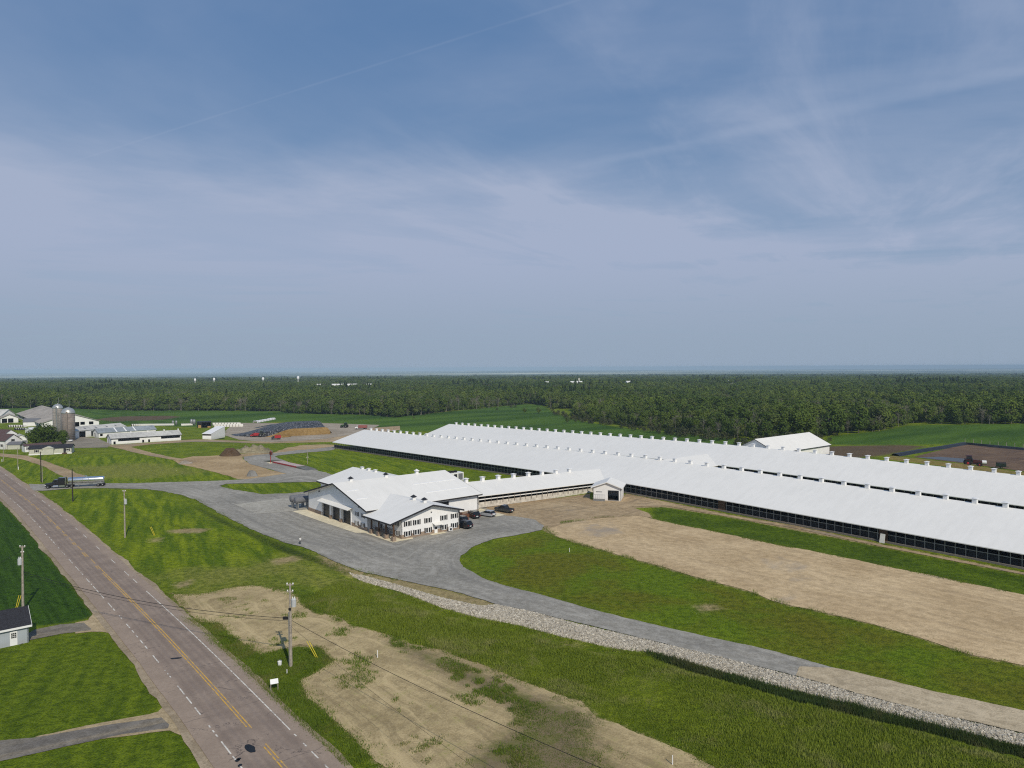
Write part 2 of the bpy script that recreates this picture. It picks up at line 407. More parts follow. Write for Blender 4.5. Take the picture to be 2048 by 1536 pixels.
SOIL_A = [(340, 1186), (378, 1190), (415, 1187), (464, 1176), (498, 1171), (549, 1175), (583, 1186), (606, 1211), (628, 1227), (671, 1232), (702, 1252), (762, 1266), (819, 1288), (888, 1301), (923, 1315), (982, 1336), (1034, 1360), (1081, 1376), (1137, 1396), (1166, 1404), (1196, 1436), (1234, 1448), (1275, 1468), (1327, 1489), (1400, 1521), (1480, 1570), (1500, 1640), (850, 1640), (775, 1540), (748, 1518), (733, 1503), (705, 1472), (657, 1432), (634, 1412), (611, 1395), (600, 1361), (640, 1340), (665, 1322), (640, 1296), (600, 1290), (560, 1302), (520, 1310), (509, 1304), (486, 1287), (458, 1267), (435, 1247), (401, 1244), (370, 1218)]
MASKS = {
 'field': [[(-500, 810), (200, 818), (560, 822), (740, 829), (790, 833), (860, 827), (980, 815), (1040, 807), (1085, 811), (1110, 826), (1160, 842), (1260, 858), (1400, 870), (1480, 880), (1480, 907), (900, 862), (720, 862), (690, 856), (640, 850), (560, 843), (460, 850), (250, 851), (200, 857), (0, 832), (-500, 830)],
           [(1655, 873), (1760, 862), (1815, 851), (2500, 848), (2500, 915), (2010, 899), (1930, 887), (1800, 890), (1660, 889)]],
 'crop': [[(-400, 940), (0, 1002), (60, 1066), (102, 1120), (150, 1180), (188, 1232), (150, 1243), (70, 1253), (40, 1230), (0, 1232), (-500, 1300)]],
 'lawn': [[(-700, 1360), (0, 1296), (61, 1283), (200, 1262), (215, 1268), (315, 1400), (318, 1425), (220, 1447), (0, 1482), (-300, 1500)], [(-300, 1560), (0, 1524), (140, 1493), (337, 1458), (380, 1490), (420, 1545), (430, 1650), (-300, 1650)]],
 'lime': [[(70, 905), (150, 912), (330, 905), (400, 928), (500, 957), (420, 962), (215, 966), (60, 968), (0, 930), (0, 905)], [(100, 983), (230, 979), (330, 985), (420, 1030), (570, 1095), (700, 1150), (640, 1180), (460, 1160), (330, 1180), (220, 1100)], [(437, 973), (467, 981), (526, 989), (575, 988), (605, 984), (645, 973), (640, 964), (585, 965), (526, 966), (453, 968)], [(550, 913), (670, 902), (960, 945), (640, 962), (600, 930)]],
 'straw': [[(350, 1150), (480, 1130), (590, 1105), (690, 1145), (760, 1190), (640, 1175), (480, 1168), (380, 1185)], [(120, 935), (300, 925), (420, 945), (300, 955), (150, 958)]],
 'soil': [SOIL_A,
          [(1087, 1052), (1035, 1034), (997, 1030), (978, 1015), (1170, 992), (1180, 1000), (1240, 1000), (1250, 987), (1350, 1007), (1456, 1029), (1600, 1053), (1755, 1087), (1900, 1115), (2060, 1148), (2060, 1152), (1900, 1120), (1755, 1092), (1456, 1034), (1330, 1014), (1262, 1016), (1297, 1027), (1302, 1037), (1350, 1048), (1434, 1064), (1556, 1091), (1617, 1101), (1691, 1118), (1732, 1125), (1875, 1154), (1970, 1174), (2048, 1190), (2300, 1250), (2300, 1410), (2048, 1332), (1938, 1309), (1843, 1277), (1748, 1249), (1653, 1227), (1565, 1207), (1495, 1182), (1400, 1157), (1283, 1123), (1216, 1104), (1167, 1091), (1119, 1074), (1087, 1061)],
          [(362, 926), (362, 919), (430, 911), (545, 906), (600, 890), (665, 889), (600, 900), (545, 910), (500, 913), (430, 914), (400, 924)]],
 'worn': [[(640, 1104), (700, 1134), (800, 1158), (888, 1177), (995, 1206), (992, 1211), (964, 1215), (888, 1199), (800, 1174), (725, 1153), (690, 1146), (640, 1122)], [(335, 1061), (372, 1057), (420, 1058), (400, 1066), (345, 1066)], [(1392, 1212), (1425, 1209), (1442, 1217), (1400, 1223)], [(352, 1166), (385, 1160), (376, 1173), (355, 1176)], [(540, 1120), (590, 1112), (600, 1120), (555, 1130)], [(1120, 1285), (1175, 1290), (1160, 1296), (1110, 1292)], [(1690, 1485), (1780, 1525), (1760, 1532), (1680, 1492)], [(300, 1078), (322, 1075), (318, 1084), (302, 1084)], [(1225, 1395), (1260, 1398), (1235, 1404)]],
 'plough': [[(1650, 893), (1800, 890), (1850, 893), (1800, 906), (1700, 918), (1650, 912)], [(190, 839), (270, 832), (340, 831), (362, 834), (300, 841), (230, 844)]],
 'rock': [ROCKS_UP + ROCKS_LO],
 'darkveg': [[(1290, 1306), (1400, 1340), (1536, 1378), (1640, 1403), (1811, 1445), (2048, 1503), (2200, 1539), (2200, 1552), (2048, 1517), (1969, 1497), (1843, 1463), (1716, 1434), (1590, 1403), (1495, 1374), (1400, 1350)], [(500, 1062), (570, 1092), (650, 1122), (700, 1146), (690, 1152), (640, 1128), (560, 1102), (490, 1066)],
             [(600, 1190), (640, 1185), (668, 1225), (640, 1232), (615, 1215)], [(380, 1010), (420, 1026), (470, 1052), (500, 1064), (490, 1066), (450, 1050), (400, 1022)]],
 'olive': [[(940, 1105), (1090, 1068), (1216, 1106), (1400, 1160), (1653, 1229), (1843, 1280), (2048, 1335), (2300, 1412), (2300, 1490), (2048, 1420), (1795, 1363), (1669, 1335), (1400, 1268), (1181, 1216), (1005, 1168), (930, 1132)]],
 'bandgrass': [[(1310, 1012), (1456, 1035), (1755, 1093), (2060, 1155), (2300, 1210), (2300, 1250), (2048, 1190), (1875, 1154), (1732, 1125), (1617, 1101), (1495, 1079), (1350, 1048), (1302, 1037)]],
}
MPOLY = {k: [PXP(p) for p in v] for k, v in MASKS.items()}
for k, ps in MPOLY.items():
    sdv = np.full(len(fx), -1e3)
    for p in ps: sdv = np.maximum(sdv, sdist(fx, fy, p))
    a = gme.attributes.new('m_' + k, 'FLOAT', 'POINT'); a.data.foreach_set('value', sdv.astype(np.float32))

def ground_material():
    m, t, bs = newmat("ground_cover")
    co = t.new('ShaderNodeTexCoord').outputs['Object']
    n0 = t.noise(co, 0.02, 4, 0.55); n1 = t.noise(co, 0.11, 5, 0.6, 0.6); n2 = t.noise(co, 0.9, 5, 0.65); n3 = t.noise(co, 4.5, 4, 0.7)
    g = t.mix(t.ramp(n1, 0.35, 0.65), alb(78, 96, 24), alb(106, 120, 36))
    g = t.mix(t.math('MULTIPLY', t.ramp(n0, 0.45, 0.7), 0.5), g, alb(98, 106, 44))
    def region(c, key, col, soft, amp, n=None, strength=1.0):
        v = t.math('ADD', t.attr('m_' + key), t.math('MULTIPLY', t.math('SUBTRACT', n if n is not None else n2, 0.5), amp))
        f = t.ramp(v, -soft, soft)
        if strength != 1.0: f = t.math('MULTIPLY', f, strength)
        return t.mix(f, c, col)
    stripe = t.noise(t.streak(co, R(118), 0.05, 0.42), 1.0, 5, 0.62, 0.3)
    lime = t.mix(t.ramp(stripe, 0.36, 0.66), alb(70, 92, 14), alb(112, 126, 26))
    g = region(g, 'lime', lime, 6, 14, n1, 0.9)
    g = region(g, 'straw', t.mix(n2, alb(104, 110, 52), alb(128, 124, 72)), 8, 30, n1, 0.7)
    rows = t.noise(t.streak(co, R(130), 0.05, 1.3), 1.0, 3)
    g = region(g, 'field', t.mix(t.ramp(t.noise(t.streak(co, R(40), 0.006, 0.03), 1.0, 5), 0.35, 0.65), alb(48, 74, 34), alb(72, 98, 44)), 3, 6, n1)
    g = region(g, 'crop', t.mix(t.ramp(rows, 0.35, 0.65), alb(40, 65, 20), alb(52, 79, 26)), 0.6, 1.6)
    mow = t.noise(t.streak(co, R(112), 0.05, 0.55), 1.0, 4, .6)
    g = region(g, 'lawn', t.mix(t.ramp(mow, 0.35, 0.65), alb(74, 92, 22), alb(91, 107, 29)), 0.8, 2.0)
    g = region(g, 'olive', t.mix(t.ramp(t.noise(co, 0.06, 5, 0.6, 0.5), 0.36, 0.6), alb(82, 102, 24), alb(88, 90, 34)), 5, 7, n1, 0.9)
    g = region(g, 'bandgrass', t.mix(t.ramp(n1, 0.35, 0.65), alb(56, 76, 16), alb(72, 92, 22)), 2, 3, n1, 0.9)  # deeper green of the grass band along the nearer barn
    g = region(g, 'darkveg', t.mix(n2, alb(34, 48, 26), alb(54, 68, 34)), 0.8, 3.0)
    fine = t.math('ADD', t.math('MULTIPLY', n3, 0.65), t.math('MULTIPLY', n2, 0.55))
    g = t.mix(t.ramp(fine, 0.49, 0.70), t.mix(1.0, g, (0.58, 0.63, 0.50), 'MULTIPLY'), t.mix(1.0, g, (1.42, 1.34, 1.40), 'MULTIPLY'))
    soil = t.mix(t.ramp(n2, 0.3, 0.7), alb(140, 120, 92), alb(166, 146, 114))
    g = region(g, 'soil', soil, 0.7, 5.5, t.math('ADD', t.math('MULTIPLY', n2, 0.55), t.math('MULTIPLY', n3, 0.45)))
    g = region(g, 'worn', soil, 1.2, 3.5, n2, .8)
    g = region(g, 'plough', t.mix(n1, alb(72, 60, 48), alb(104, 88, 68)), 3, 10, n1)
    rk = t.new('ShaderNodeTexVoronoi'); t.put(rk.inputs['Vector'], co); rk.inputs['Scale'].default_value = 3.0
    g = region(g, 'rock', t.mix(rk.outputs['Distance'], alb(176, 168, 152), alb(90, 84, 72)), 0.3, 1.6)
    # far country: mottled woods and pale fields
    pos = t.new('ShaderNodeSeparateXYZ'); t.l.new(co, pos.inputs[0])
    dist = t.math('SQRT', t.math('ADD', t.math('POWER', pos.outputs[0], 2.0), t.math('POWER', pos.outputs[1], 2.0)))
    w1 = t.noise(co, 0.004, 5, 0.6); w2 = t.noise(t.mapping(co, scale=(1, 2.2, 1), loc=(900, 300, 0)), 0.0011, 4, 0.6)
    wood = t.mix(w1, alb(34, 48, 22), alb(56, 72, 34))
    w3 = t.noise(t.mapping(co, scale=(.6, 1.0, 1), loc=(5000, 800, 0)), 0.00028, 5, 0.7)
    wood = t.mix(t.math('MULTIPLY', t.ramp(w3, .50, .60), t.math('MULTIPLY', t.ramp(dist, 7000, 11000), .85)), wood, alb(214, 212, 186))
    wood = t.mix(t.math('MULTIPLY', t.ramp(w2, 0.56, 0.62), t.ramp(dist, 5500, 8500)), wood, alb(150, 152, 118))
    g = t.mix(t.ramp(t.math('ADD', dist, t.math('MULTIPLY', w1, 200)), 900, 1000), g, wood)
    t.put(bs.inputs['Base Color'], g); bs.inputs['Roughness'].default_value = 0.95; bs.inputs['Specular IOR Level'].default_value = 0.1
    b = t.new('ShaderNodeBump'); b.inputs['Strength'].default_value = 0.9; b.inputs['Distance'].default_value = 0.25
    t.put(b.inputs['Height'], t.math('ADD', n3, t.math('MULTIPLY', n2, 1.5))); t.put(bs.inputs['Normal'], b.outputs[0])
    return m
gme.materials.append(ground_material())

# ------------------------------------------------------------------ sheets laid on the ground
def rough_outline(poly, amp, res=None):
    out = []; n = len(poly)
    for i in range(n):
        a = np.array(poly[i]); b = np.array(poly[(i + 1) % n]); L = np.hypot(*(b - a))
        dist = max(40.0, np.hypot(*((a + b) / 2))); r_ = res or max(0.45, dist / 260)
        k = max(1, int(L / r_)); nrm = np.array([-(b - a)[1], (b - a)[0]]) / (L + 1e-9)
        for j in range(k):
            p = a + (b - a) * j / k
            q = Vector((p[0], p[1], 3.3))
            d = noise.noise(q * 0.12) * 1.0 + noise.noise(q * 0.5) * 0.55 + noise.noise(q * 1.7) * 0.4
            am = amp * min(1.6, max(0.6, dist / 130))
            out.append(tuple(p + nrm * d * am))
    return out
def sheet(name, poly, m, dz, amp=0.0, step=3.0, hole=None, res=None, tight=None):
    pl = rough_outline(poly, amp, res) if amp > 0 else list(poly)
    if amp == 0:
        q = []
        for i in range(len(pl)):
            a = np.array(pl[i]); b = np.array(pl[(i + 1) % len(pl)]); k = max(1, int(np.hypot(*(b - a)) / step))
            q += [tuple(a + (b - a) * j / k) for j in range(k)]
        pl = q
    verts = [Vector(p) for p in pl]; edges = [(i, (i + 1) % len(pl)) for i in range(len(pl))]
    if hole:
        hl = rough_outline(hole, amp) if amp > 0 else hole
        b0 = len(verts); verts += [Vector(p) for p in hl]; edges += [(b0 + i, b0 + (i + 1) % len(hl)) for i in range(len(hl))]
    P = np.array(pl); x0, y0 = P.min(0); x1, y1 = P.max(0)
    st = max(step, math.sqrt((x1 - x0) * (y1 - y0) / 12000))
    ax, ay = np.meshgrid(np.arange(x0 + st / 2, x1, st), np.arange(y0 + st / 2, y1, st)); ax = ax.ravel(); ay = ay.ravel()
    ins = inpoly(ax, ay, pl)
    if hole: ins &= ~inpoly(ax, ay, hl)
    verts += [Vector((a, b)) for a, b in zip(ax[ins], ay[ins])]
    r = geometry.delaunay_2d_cdt(verts, edges, [], 0, 1e-4)
    V = np.array([(v.x, v.y) for v in r[0]]); T = np.array([f for f in r[2] if len(f) == 3])
    c = V[T].mean(1); k = inpoly(c[:, 0], c[:, 1], pl)
    if hole: k &= ~inpoly(c[:, 0], c[:, 1], hl)
    T = T[k]; Z = H(V[:, 0], V[:, 1]) + dz
    me = bpy.data.meshes.new(name); me.from_pydata([(a, b, z) for (a, b), z in zip(V, Z)], [], T.tolist()); me.update()
    for p in me.polygons:
        if p.normal.z < 0: p.flip()
    ea = me.attributes.new('m_edge', 'FLOAT', 'POINT'); ea.data.foreach_set('value', polydist(V[:, 0], V[:, 1], list(poly) + [poly[0]]).astype(np.float32))
    me.materials.append(m)
    o = bpy.data.objects.new(name, me); COL.objects.link(o); return tag(o, kind='structure')

def dirtmat(name, a, b, c=None, rot=0.0, streak=0.6, green=0.0, spec=0.1, edge=0.0, patch=None):
    m, t, bs = newmat(name)
    co = t.new('ShaderNodeTexCoord').outputs['Object']
    n1 = t.noise(co, 0.06, 5, 0.6, 0.5); n2 = t.noise(co, 0.7, 6, 0.68); n3 = t.noise(co, 5.0, 4, 0.7)
    st = t.noise(t.streak(co, rot, 0.045, 0.75), 1.0, 6, 0.68, 0.5)
    col = t.mix(t.ramp(n1, 0.3, 0.7), a, b)
    col = t.mix(t.math('MULTIPLY', t.ramp(st, 0.45, 0.75), streak), col, c or tuple(x * 0.72 for x in a))
    col = t.mix(t.ramp(t.math('ADD', t.math('MULTIPLY', n2, 0.55), t.math('MULTIPLY', n3, 0.55)), 0.45, 0.66), t.mix(1.0, col, (0.78, 0.765, 0.735), 'MULTIPLY'), t.mix(1.0, col, (1.16, 1.16, 1.16), 'MULTIPLY'))
    if edge > 0:                                     # wheel tracks that run along the edges of the sheet
        ev = t.new('ShaderNodeCombineXYZ'); t.put(ev.inputs[0], t.math('MULTIPLY', t.math('ADD', t.attr('m_edge'), t.math('MULTIPLY', n1, 3.0)), 0.62)); px_ = t.new('ShaderNodeSeparateXYZ'); t.l.new(co, px_.inputs[0])
        t.put(ev.inputs[1], t.math('MULTIPLY', px_.outputs[0], 0.022)); t.put(ev.inputs[2], t.math('MULTIPLY', px_.outputs[1], 0.022))
        en = t.noise(ev.outputs[0], 1.0, 5, 0.66, 0.25)
        col = t.mix(t.math('MULTIPLY', t.ramp(en, 0.50, 0.66), edge), col, c or tuple(x * 0.72 for x in a))
        col = t.mix(t.math('MULTIPLY', t.ramp(en, 0.46, 0.34), edge), col, tuple(min(.8, x * 1.16) for x in b))
    if patch: col = t.mix(t.math('MULTIPLY', t.ramp(t.noise(co, 0.035, 5, 0.6, 0.8), 0.56, 0.66), .75), col, patch)
    spk = t.noise(co, 1.6, 3, 0.5); col = t.mix(t.math('MULTIPLY', t.ramp(spk, 0.66, 0.74), 0.45), col, tuple(x * 0.45 for x in a))
    if green > 0:
        gf = t.math('MULTIPLY', t.ramp(t.noise(co, 0.35, 5, 0.7), 0.52, 0.72), t.ramp(n3, 0.42, 0.62))
        col = t.mix(t.math('MULTIPLY', gf, green), col, alb(104, 108, 58))
        gp = t.ramp(t.math('ADD', t.attr('m_gap'), t.math('MULTIPLY', t.math('SUBTRACT', n2, .5), 9)), -1.5, 2.5)
        col = t.mix(t.math('MULTIPLY', gp, .85), col, t.mix(t.ramp(t.noise(co, .3, 5, .65), .45, .6), alb(104, 92, 72), alb(90, 90, 50)))
    t.put(bs.inputs['Base Color'], col); bs.inputs['Roughness'].default_value = 0.95; bs.inputs['Specular IOR Level'].default_value = spec
    b_ = t.new('ShaderNodeBump'); b_.inputs['Strength'].default_value = 0.6; b_.inputs['Distance'].default_value = 0.12
    t.put(b_.inputs['Height'], t.math('ADD', t.math('MULTIPLY', n3, 0.6), n2)); t.put(bs.inputs['Normal'], b_.outputs[0])
    return m
DIRT = dirtmat("sandy_dirt", alb(166, 144, 113), alb(189, 167, 135), alb(142, 124, 102), rot=R(128), streak=.4, edge=.25, patch=alb(142, 132, 122))
YARD = dirtmat("yard_dirt", alb(146, 126, 100), alb(166, 146, 118), alb(116, 102, 86), rot=R(50), edge=.6, patch=alb(132, 122, 112))
SOILM = dirtmat("straw_soil", alb(150, 134, 102), alb(172, 154, 119), alb(120, 106, 80), rot=R(60), streak=0.5, green=0.9, edge=.6)
GRAVEL = dirtmat("grey_gravel", alb(130, 127, 122), alb(150, 146, 140), alb(112, 109, 106), rot=R(128), streak=0.45, edge=.5)
GRAVTAN = dirtmat("tan_gravel", alb(158, 144, 122), alb(172, 158, 136), alb(140, 128, 110), rot=R(140), streak=0.4, edge=.6)
DRIVEM = dirtmat("worn_tar", alb(98, 94, 92), alb(122, 116, 108), alb(142, 130, 112), rot=R(30), streak=0.8)
SHOULD = dirtmat("shoulder_gravel", alb(134, 120, 102), alb(158, 143, 123), rot=R(131), streak=0.4)

LOT = [(1087, 1056), (1119, 1074), (1167, 1091), (1216, 1104), (1283, 1123), (1400, 1157), (1495, 1182), (1565, 1207), (1653, 1227), (1748, 1249), (1843, 1277), (1938, 1309), (2048, 1332), (2300, 1410), (2300, 1250), (2048, 1190), (1970, 1174), (1875, 1154), (1732, 1125), (1617, 1101), (1556, 1091), (1434, 1064), (1350, 1048), (1302, 1037), (1270, 1030), (1200, 1035), (1130, 1045)]
sheet("dirt_lot", PXP(LOT), DIRT, 0.05, 0.55)
YARDP = [(1092, 1058), (1066, 1040), (1030, 1034), (997, 1031), (972, 1020), (972, 1012), (1180, 988), (1180, 1000), (1240, 1000), (1252, 988), (1350, 1008), (1456, 1030), (1600, 1055), (1755, 1088), (1900, 1117), (2048, 1146), (2200, 1178), (2200, 1182), (2048, 1150), (1900, 1121), (1755, 1092), (1600, 1059), (1456, 1034), (1330, 1012), (1262, 1014), (1297, 1027), (1304, 1036), (1272, 1032), (1202, 1037), (1132, 1047)]
sheet("dirt_yard", PXP(YARDP), YARD, 0.075, 0.25)
GAP = PXP([(783, 1277), (865, 1303), (953, 1340), (1054, 1378), (1154, 1410), (1205, 1448), (1186, 1473), (1190, 1498), (1230, 1540), (1200, 1600), (880, 1600), (915, 1536), (953, 1498), (1003, 1466), (1035, 1435), (991, 1403), (915, 1366), (839, 1328), (783, 1296)])
BS_ = sheet("bare_soil", PXP(SOIL_A), SOILM, 0.05, 0.6, step=1.5)
_v = np.array([v.co[:2] for v in BS_.data.vertices]); _a = BS_.data.attributes.new('m_gap', 'FLOAT', 'POINT'); _a.data.foreach_set('value', sdist(_v[:, 0], _v[:, 1], GAP).astype(np.float32))
GRV = [(57, 968), (80, 969), (215, 967), (300, 966), (420, 962.5), (494, 959), (573, 947.5), (548, 941.6), (500, 928), (487, 919), (486, 914), (541, 908), (600, 900), (668, 893), (668, 900), (620, 904.5), (556, 911.6), (549, 914), (592, 930), (617, 936), (663, 949), (720, 960), (900, 985), (958, 1010), (978, 1020), (997, 1030), (1031, 1033.6), (1070, 1040), (1087, 1052), (1084, 1060.5), (1045, 1069), (987, 1079), (943, 1096), (921, 1112), (919, 1120.5), (926, 1135), (961, 1155.7), (1005, 1170), (1093, 1194), (1181, 1218.7), (1298, 1246.5), (1400, 1270.5), (1558, 1305.7), (1669, 1337), (1660, 1345), (1650, 1360), (1641, 1366), (1590, 1353), (1495, 1328), (1400, 1305), (1327, 1287.5), (1240, 1267), (1152, 1246.5), (1064, 1223), (990, 1208), (888, 1179), (800, 1160), (719, 1142.6), (677, 1128), (620, 1100), (570, 1086), (500, 1059), (436, 1024), (394, 1000), (361, 990), (332, 983), (293, 978.5), (234, 977), (166, 977.5), (125, 978.8), (94, 981.8), (64, 982)]
ISLE = [(437, 972.5), (467, 980), (526, 988.5), (575, 987.5), (605, 984), (645, 973), (640, 964), (585, 965), (526, 966.5), (453, 968)]
sheet("gravel_drive", PXP(GRV), GRAVEL, 0.10, 0.35, hole=PXP(ISLE))
sheet("farm_track", PXP([(1669, 1337), (1795, 1366), (1875, 1386), (2048, 1422.7), (2250, 1470), (2250, 1515), (2048, 1468.6), (1875, 1429), (1716, 1388), (1641, 1366), (1590, 1352), (1600, 1335)]), GRAVTAN, 0.13, 0.3)
TANLOT = [(486, 914), (487, 919), (500, 928), (548, 941.6), (573, 947.5), (494, 959), (476, 958), (430, 945), (395, 936), (362, 929), (345, 922), (362, 918), (385, 913), (420, 912), (480, 911), (545, 907), (575, 895), (610, 890), (650, 889), (669, 890), (669, 896), (600, 901), (541, 909)]
sheet("farmyard_lot", PXP(TANLOT), dirtmat("lot_dirt", alb(150, 128, 98), alb(172, 150, 118), alb(132, 116, 94), rot=R(20), streak=.7), 0.05, 0.4, step=5)
sheet("farm_road", PXP([(213, 891.5), (225, 890), (300, 885.5), (370, 880), (440, 880), (560, 881), (640, 876), (660, 872), (700, 866), (740, 856), (800, 852), (800, 860), (710, 872), (672, 884), (560, 886), (440, 884.5), (370, 884.5), (300, 889), (262, 894), (300, 905), (345, 915), (390, 921), (390, 925), (340, 919), (290, 910), (235, 897)]), YARD, 0.06, 0.3, step=5)
sheet("silage_apron", PXP([(440, 868), (470, 846), (640, 846), (760, 850), (740, 860), (700, 870), (655, 877), (600, 882), (540, 884), (480, 880)]), dirtmat("pad_concrete", alb(140, 130, 118), alb(162, 152, 140), alb(100, 84, 70), streak=.8), 0.09, 0.3, step=5)
sheet("barnyard", PXP([(130, 884), (160, 874), (195, 876), (222, 889), (215, 895), (170, 896), (120, 897)]), dirtmat("yard_grey", alb(120, 114, 106), alb(142, 134, 122)), 0.07, 0.3, step=4)
sheet("farm_lane", PXP([(-60, 905), (0, 906.5), (55, 912), (90, 922), (130, 937), (170, 952), (185, 966), (150, 967), (120, 950), (80, 930), (40, 918), (0, 913), (-60, 911)]), YARD, 0.06, 0.35)
TANAP = dirtmat("tan_apron", alb(150, 134, 108), alb(168, 150, 122), rot=R(131), streak=.4)
sheet("gravel_apron", PXP([(150, 1246), (176, 1241), (192, 1222), (214, 1244), (226, 1268), (206, 1264), (182, 1264), (150, 1268)]), TANAP, 0.055, 0.3)
sheet("gravel_apron", PXP([(70, 1474), (150, 1457), (225, 1443), (300, 1430), (318, 1424), (332, 1408), (352, 1432), (376, 1466), (362, 1470), (340, 1461), (250, 1472), (200, 1478)]), TANAP, 0.055, 0.35)
sheet("driveway", PXP([(70, 1259), (120, 1249.5), (167, 1246), (183, 1258), (181, 1261), (120, 1268.7), (61, 1281), (40, 1290), (38, 1276)]), DRIVEM, 0.06, 0.15)
sheet("driveway", PXP([(-120, 1502), (0, 1481.6), (70, 1476), (140, 1464), (223, 1450), (322, 1436), (338, 1450), (336, 1457), (244, 1469), (140, 1492), (0, 1523), (-120, 1555)]), DRIVEM, 0.06, 0.2)

# ------------------------------------------------------------------ road
YLINE = [(-420.0, 509.0), (-330.0, 411.0), (-204.4, 274.3), (-126.5, 189.6), (-78.0, 133.4), (-58.5, 110.8), (-45.6, 95.6), (-28.3, 74.6), (-22.5, 67.4), (5.0, 33.5), (40.0, -9.0)]
def spline(pts, step=2.0):
    p = np.array(pts); d = np.r_[0, np.cumsum(np.hypot(*np.diff(p, axis=0).T))]
    s = np.arange(0, d[-1], step)
    x = np.interp(s, d, p[:, 0]); y = np.interp(s, d, p[:, 1])
    k = np.ones(21) / 21
    xs = np.convolve(np.pad(x, 10, 'edge'), k, 'valid'); ys = np.convolve(np.pad(y, 10, 'edge'), k, 'valid')
    xs[:10], ys[:10], xs[-10:], ys[-10:] = x[:10], y[:10], x[-10:], y[-10:]
    return np.stack([xs, ys], -1)
RC = spline(YLINE, 2.0)
RT = np.gradient(RC, axis=0); RT /= np.hypot(*RT.T)[:, None]
RN = np.stack([-RT[:, 1], RT[:, 0]], -1)       # to the right-hand side as seen (towards +x, +y)
if RN[len(RN) // 2][0] < 0: RN = -RN
def ribbon(name, o0, o1, dz, m, i0=0, i1=None, jag=0.0):
    i1 = i1 or len(RC); vs = []; fs = []; uv = []
    offs = np.linspace(0, 1, max(2, int(abs((o1[0] if isinstance(o1, tuple) else o1) - (o0[0] if isinstance(o0, tuple) else o0)) / 1.5) + 1))
    for i in range(i0, i1):
        a, b = o0, o1
        if jag:
            q = Vector((i * 0.37, 1.7, 0)); a = o0 + (noise.noise(q * .5) + .7 * noise.noise(q * 2.3)) * jag; b = o1 + (noise.noise(q * .5 + Vector((0, 9, 0))) + .7 * noise.noise(q * 2.3 + Vector((0, 9, 0)))) * jag
        for k in offs:
            o = a + (b - a) * k; p = RC[i] + RN[i] * o; vs.append((p[0], p[1], Hs(p[0], p[1]) + dz)); uv.append((o, i * 2.0))
    n = len(offs)
    for i in range(i1 - i0 - 1):
        for k in range(n - 1): fs.append((i * n + k, i * n + k + 1, (i + 1) * n + k + 1, (i + 1) * n + k))
    me = bpy.data.meshes.new(name); me.from_pydata(vs, [], fs); me.update()
    for p in me.polygons:
        if p.normal.z < 0: p.flip()
    ul = me.uv_layers.new(name="UVMap")
    for lp in me.loops: ul.data[lp.index].uv = uv[lp.vertex_index]
    me.materials.append(m); ob = bpy.data.objects.new(name, me); COL.objects.link(ob); return tag(ob, kind='structure')
def asphalt():
    m, t, bs = newmat("worn_asphalt")
    uv = t.new('ShaderNodeUVMap').outputs[0]; co = t.new('ShaderNodeTexCoord').outputs['Object']
    sx = t.new('ShaderNodeSeparateXYZ'); t.l.new(uv, sx.inputs[0]); a = sx.outputs[0]
    n1 = t.noise(co, 0.25, 5, 0.6); n2 = t.noise(co, 3.0, 5, 0.7); n3 = t.noise(t.mapping(uv, scale=(1.4, 0.03, 1)), 1.0, 5, 0.6)
    col = t.mix(t.ramp(n1, 0.3, 0.7), alb(126, 111, 101), alb(144, 128, 116))
    lane = t.ramp(t.math('ABSOLUTE', a), 3.05, 3.5)
    col = t.mix(t.math('MULTIPLY', lane, 0.4), col, alb(152, 135, 120))
    trk = t.math('ABSOLUTE', t.math('SUBTRACT', t.math('ABSOLUTE', t.math('SUBTRACT', t.math('ABSOLUTE', a), 1.6)), 0.85))
    tr = t.math('MULTIPLY', t.ramp(trk, 0.05, 0.6, a=1.0, b=0.0), t.math('SUBTRACT', 1.0, lane))
    col = t.mix(t.math('MULTIPLY', tr, t.ramp(n3, 0.3, 0.6, a=0.15, b=0.5)), col, alb(108, 96, 90))
    oil = t.ramp(t.math('ABSOLUTE', t.math('SUBTRACT', t.math('ABSOLUTE', a), 1.6)), 0.0, 0.45, a=0.25, b=0.0)
    col = t.mix(oil, col, alb(100, 92, 92))
    vo = t.new('ShaderNodeTexVoronoi', feature='DISTANCE_TO_EDGE')
    t.put(vo.inputs['Vector'], t.vmath('ADD', t.mapping(uv, scale=(0.12, 0.16, 1)), t.mix(1.0, (0, 0, 0), t.noise(co, 0.8, 3))))
    vo.inputs['Scale'].default_value = 1.0
    cr = t.ramp(vo.outputs['Distance'], 0.004, 0.012, a=0.8, b=0.0)
    col = t.mix(t.math('MULTIPLY', cr, t.ramp(n1, 0.42, 0.62)), col, alb(80, 72, 70))
    tc = t.math('ABSOLUTE', t.math('SUBTRACT', t.math('FRACT', t.math('ADD', t.math('MULTIPLY', sx.outputs[1], 1 / 14.0), t.math('MULTIPLY', t.noise(co, 0.35, 3), 0.12))), 0.5))
    col = t.mix(t.math('MULTIPLY', t.ramp(tc, 0.0, 0.008, a=0.65, b=0.0), t.ramp(n1, 0.4, 0.55)), col, alb(84, 76, 74))
    col = t.mix(t.ramp(n2, 0.3, 0.75), t.mix(1.0, col, (0.90, 0.90, 0.90), 'MULTIPLY'), t.mix(1.0, col, (1.08, 1.08, 1.08), 'MULTIPLY'))
    t.put(bs.inputs['Base Color'], col); bs.inputs['Roughness'].default_value = 0.85; bs.inputs['Specular IOR Level'].default_value = 0.2
    return m
ribbon("road_shoulder", -5.9, 5.2, 0.085, SHOULD, jag=0.5)
ribbon("road", -5.1, 4.5, 0.15, asphalt(), jag=0.12)
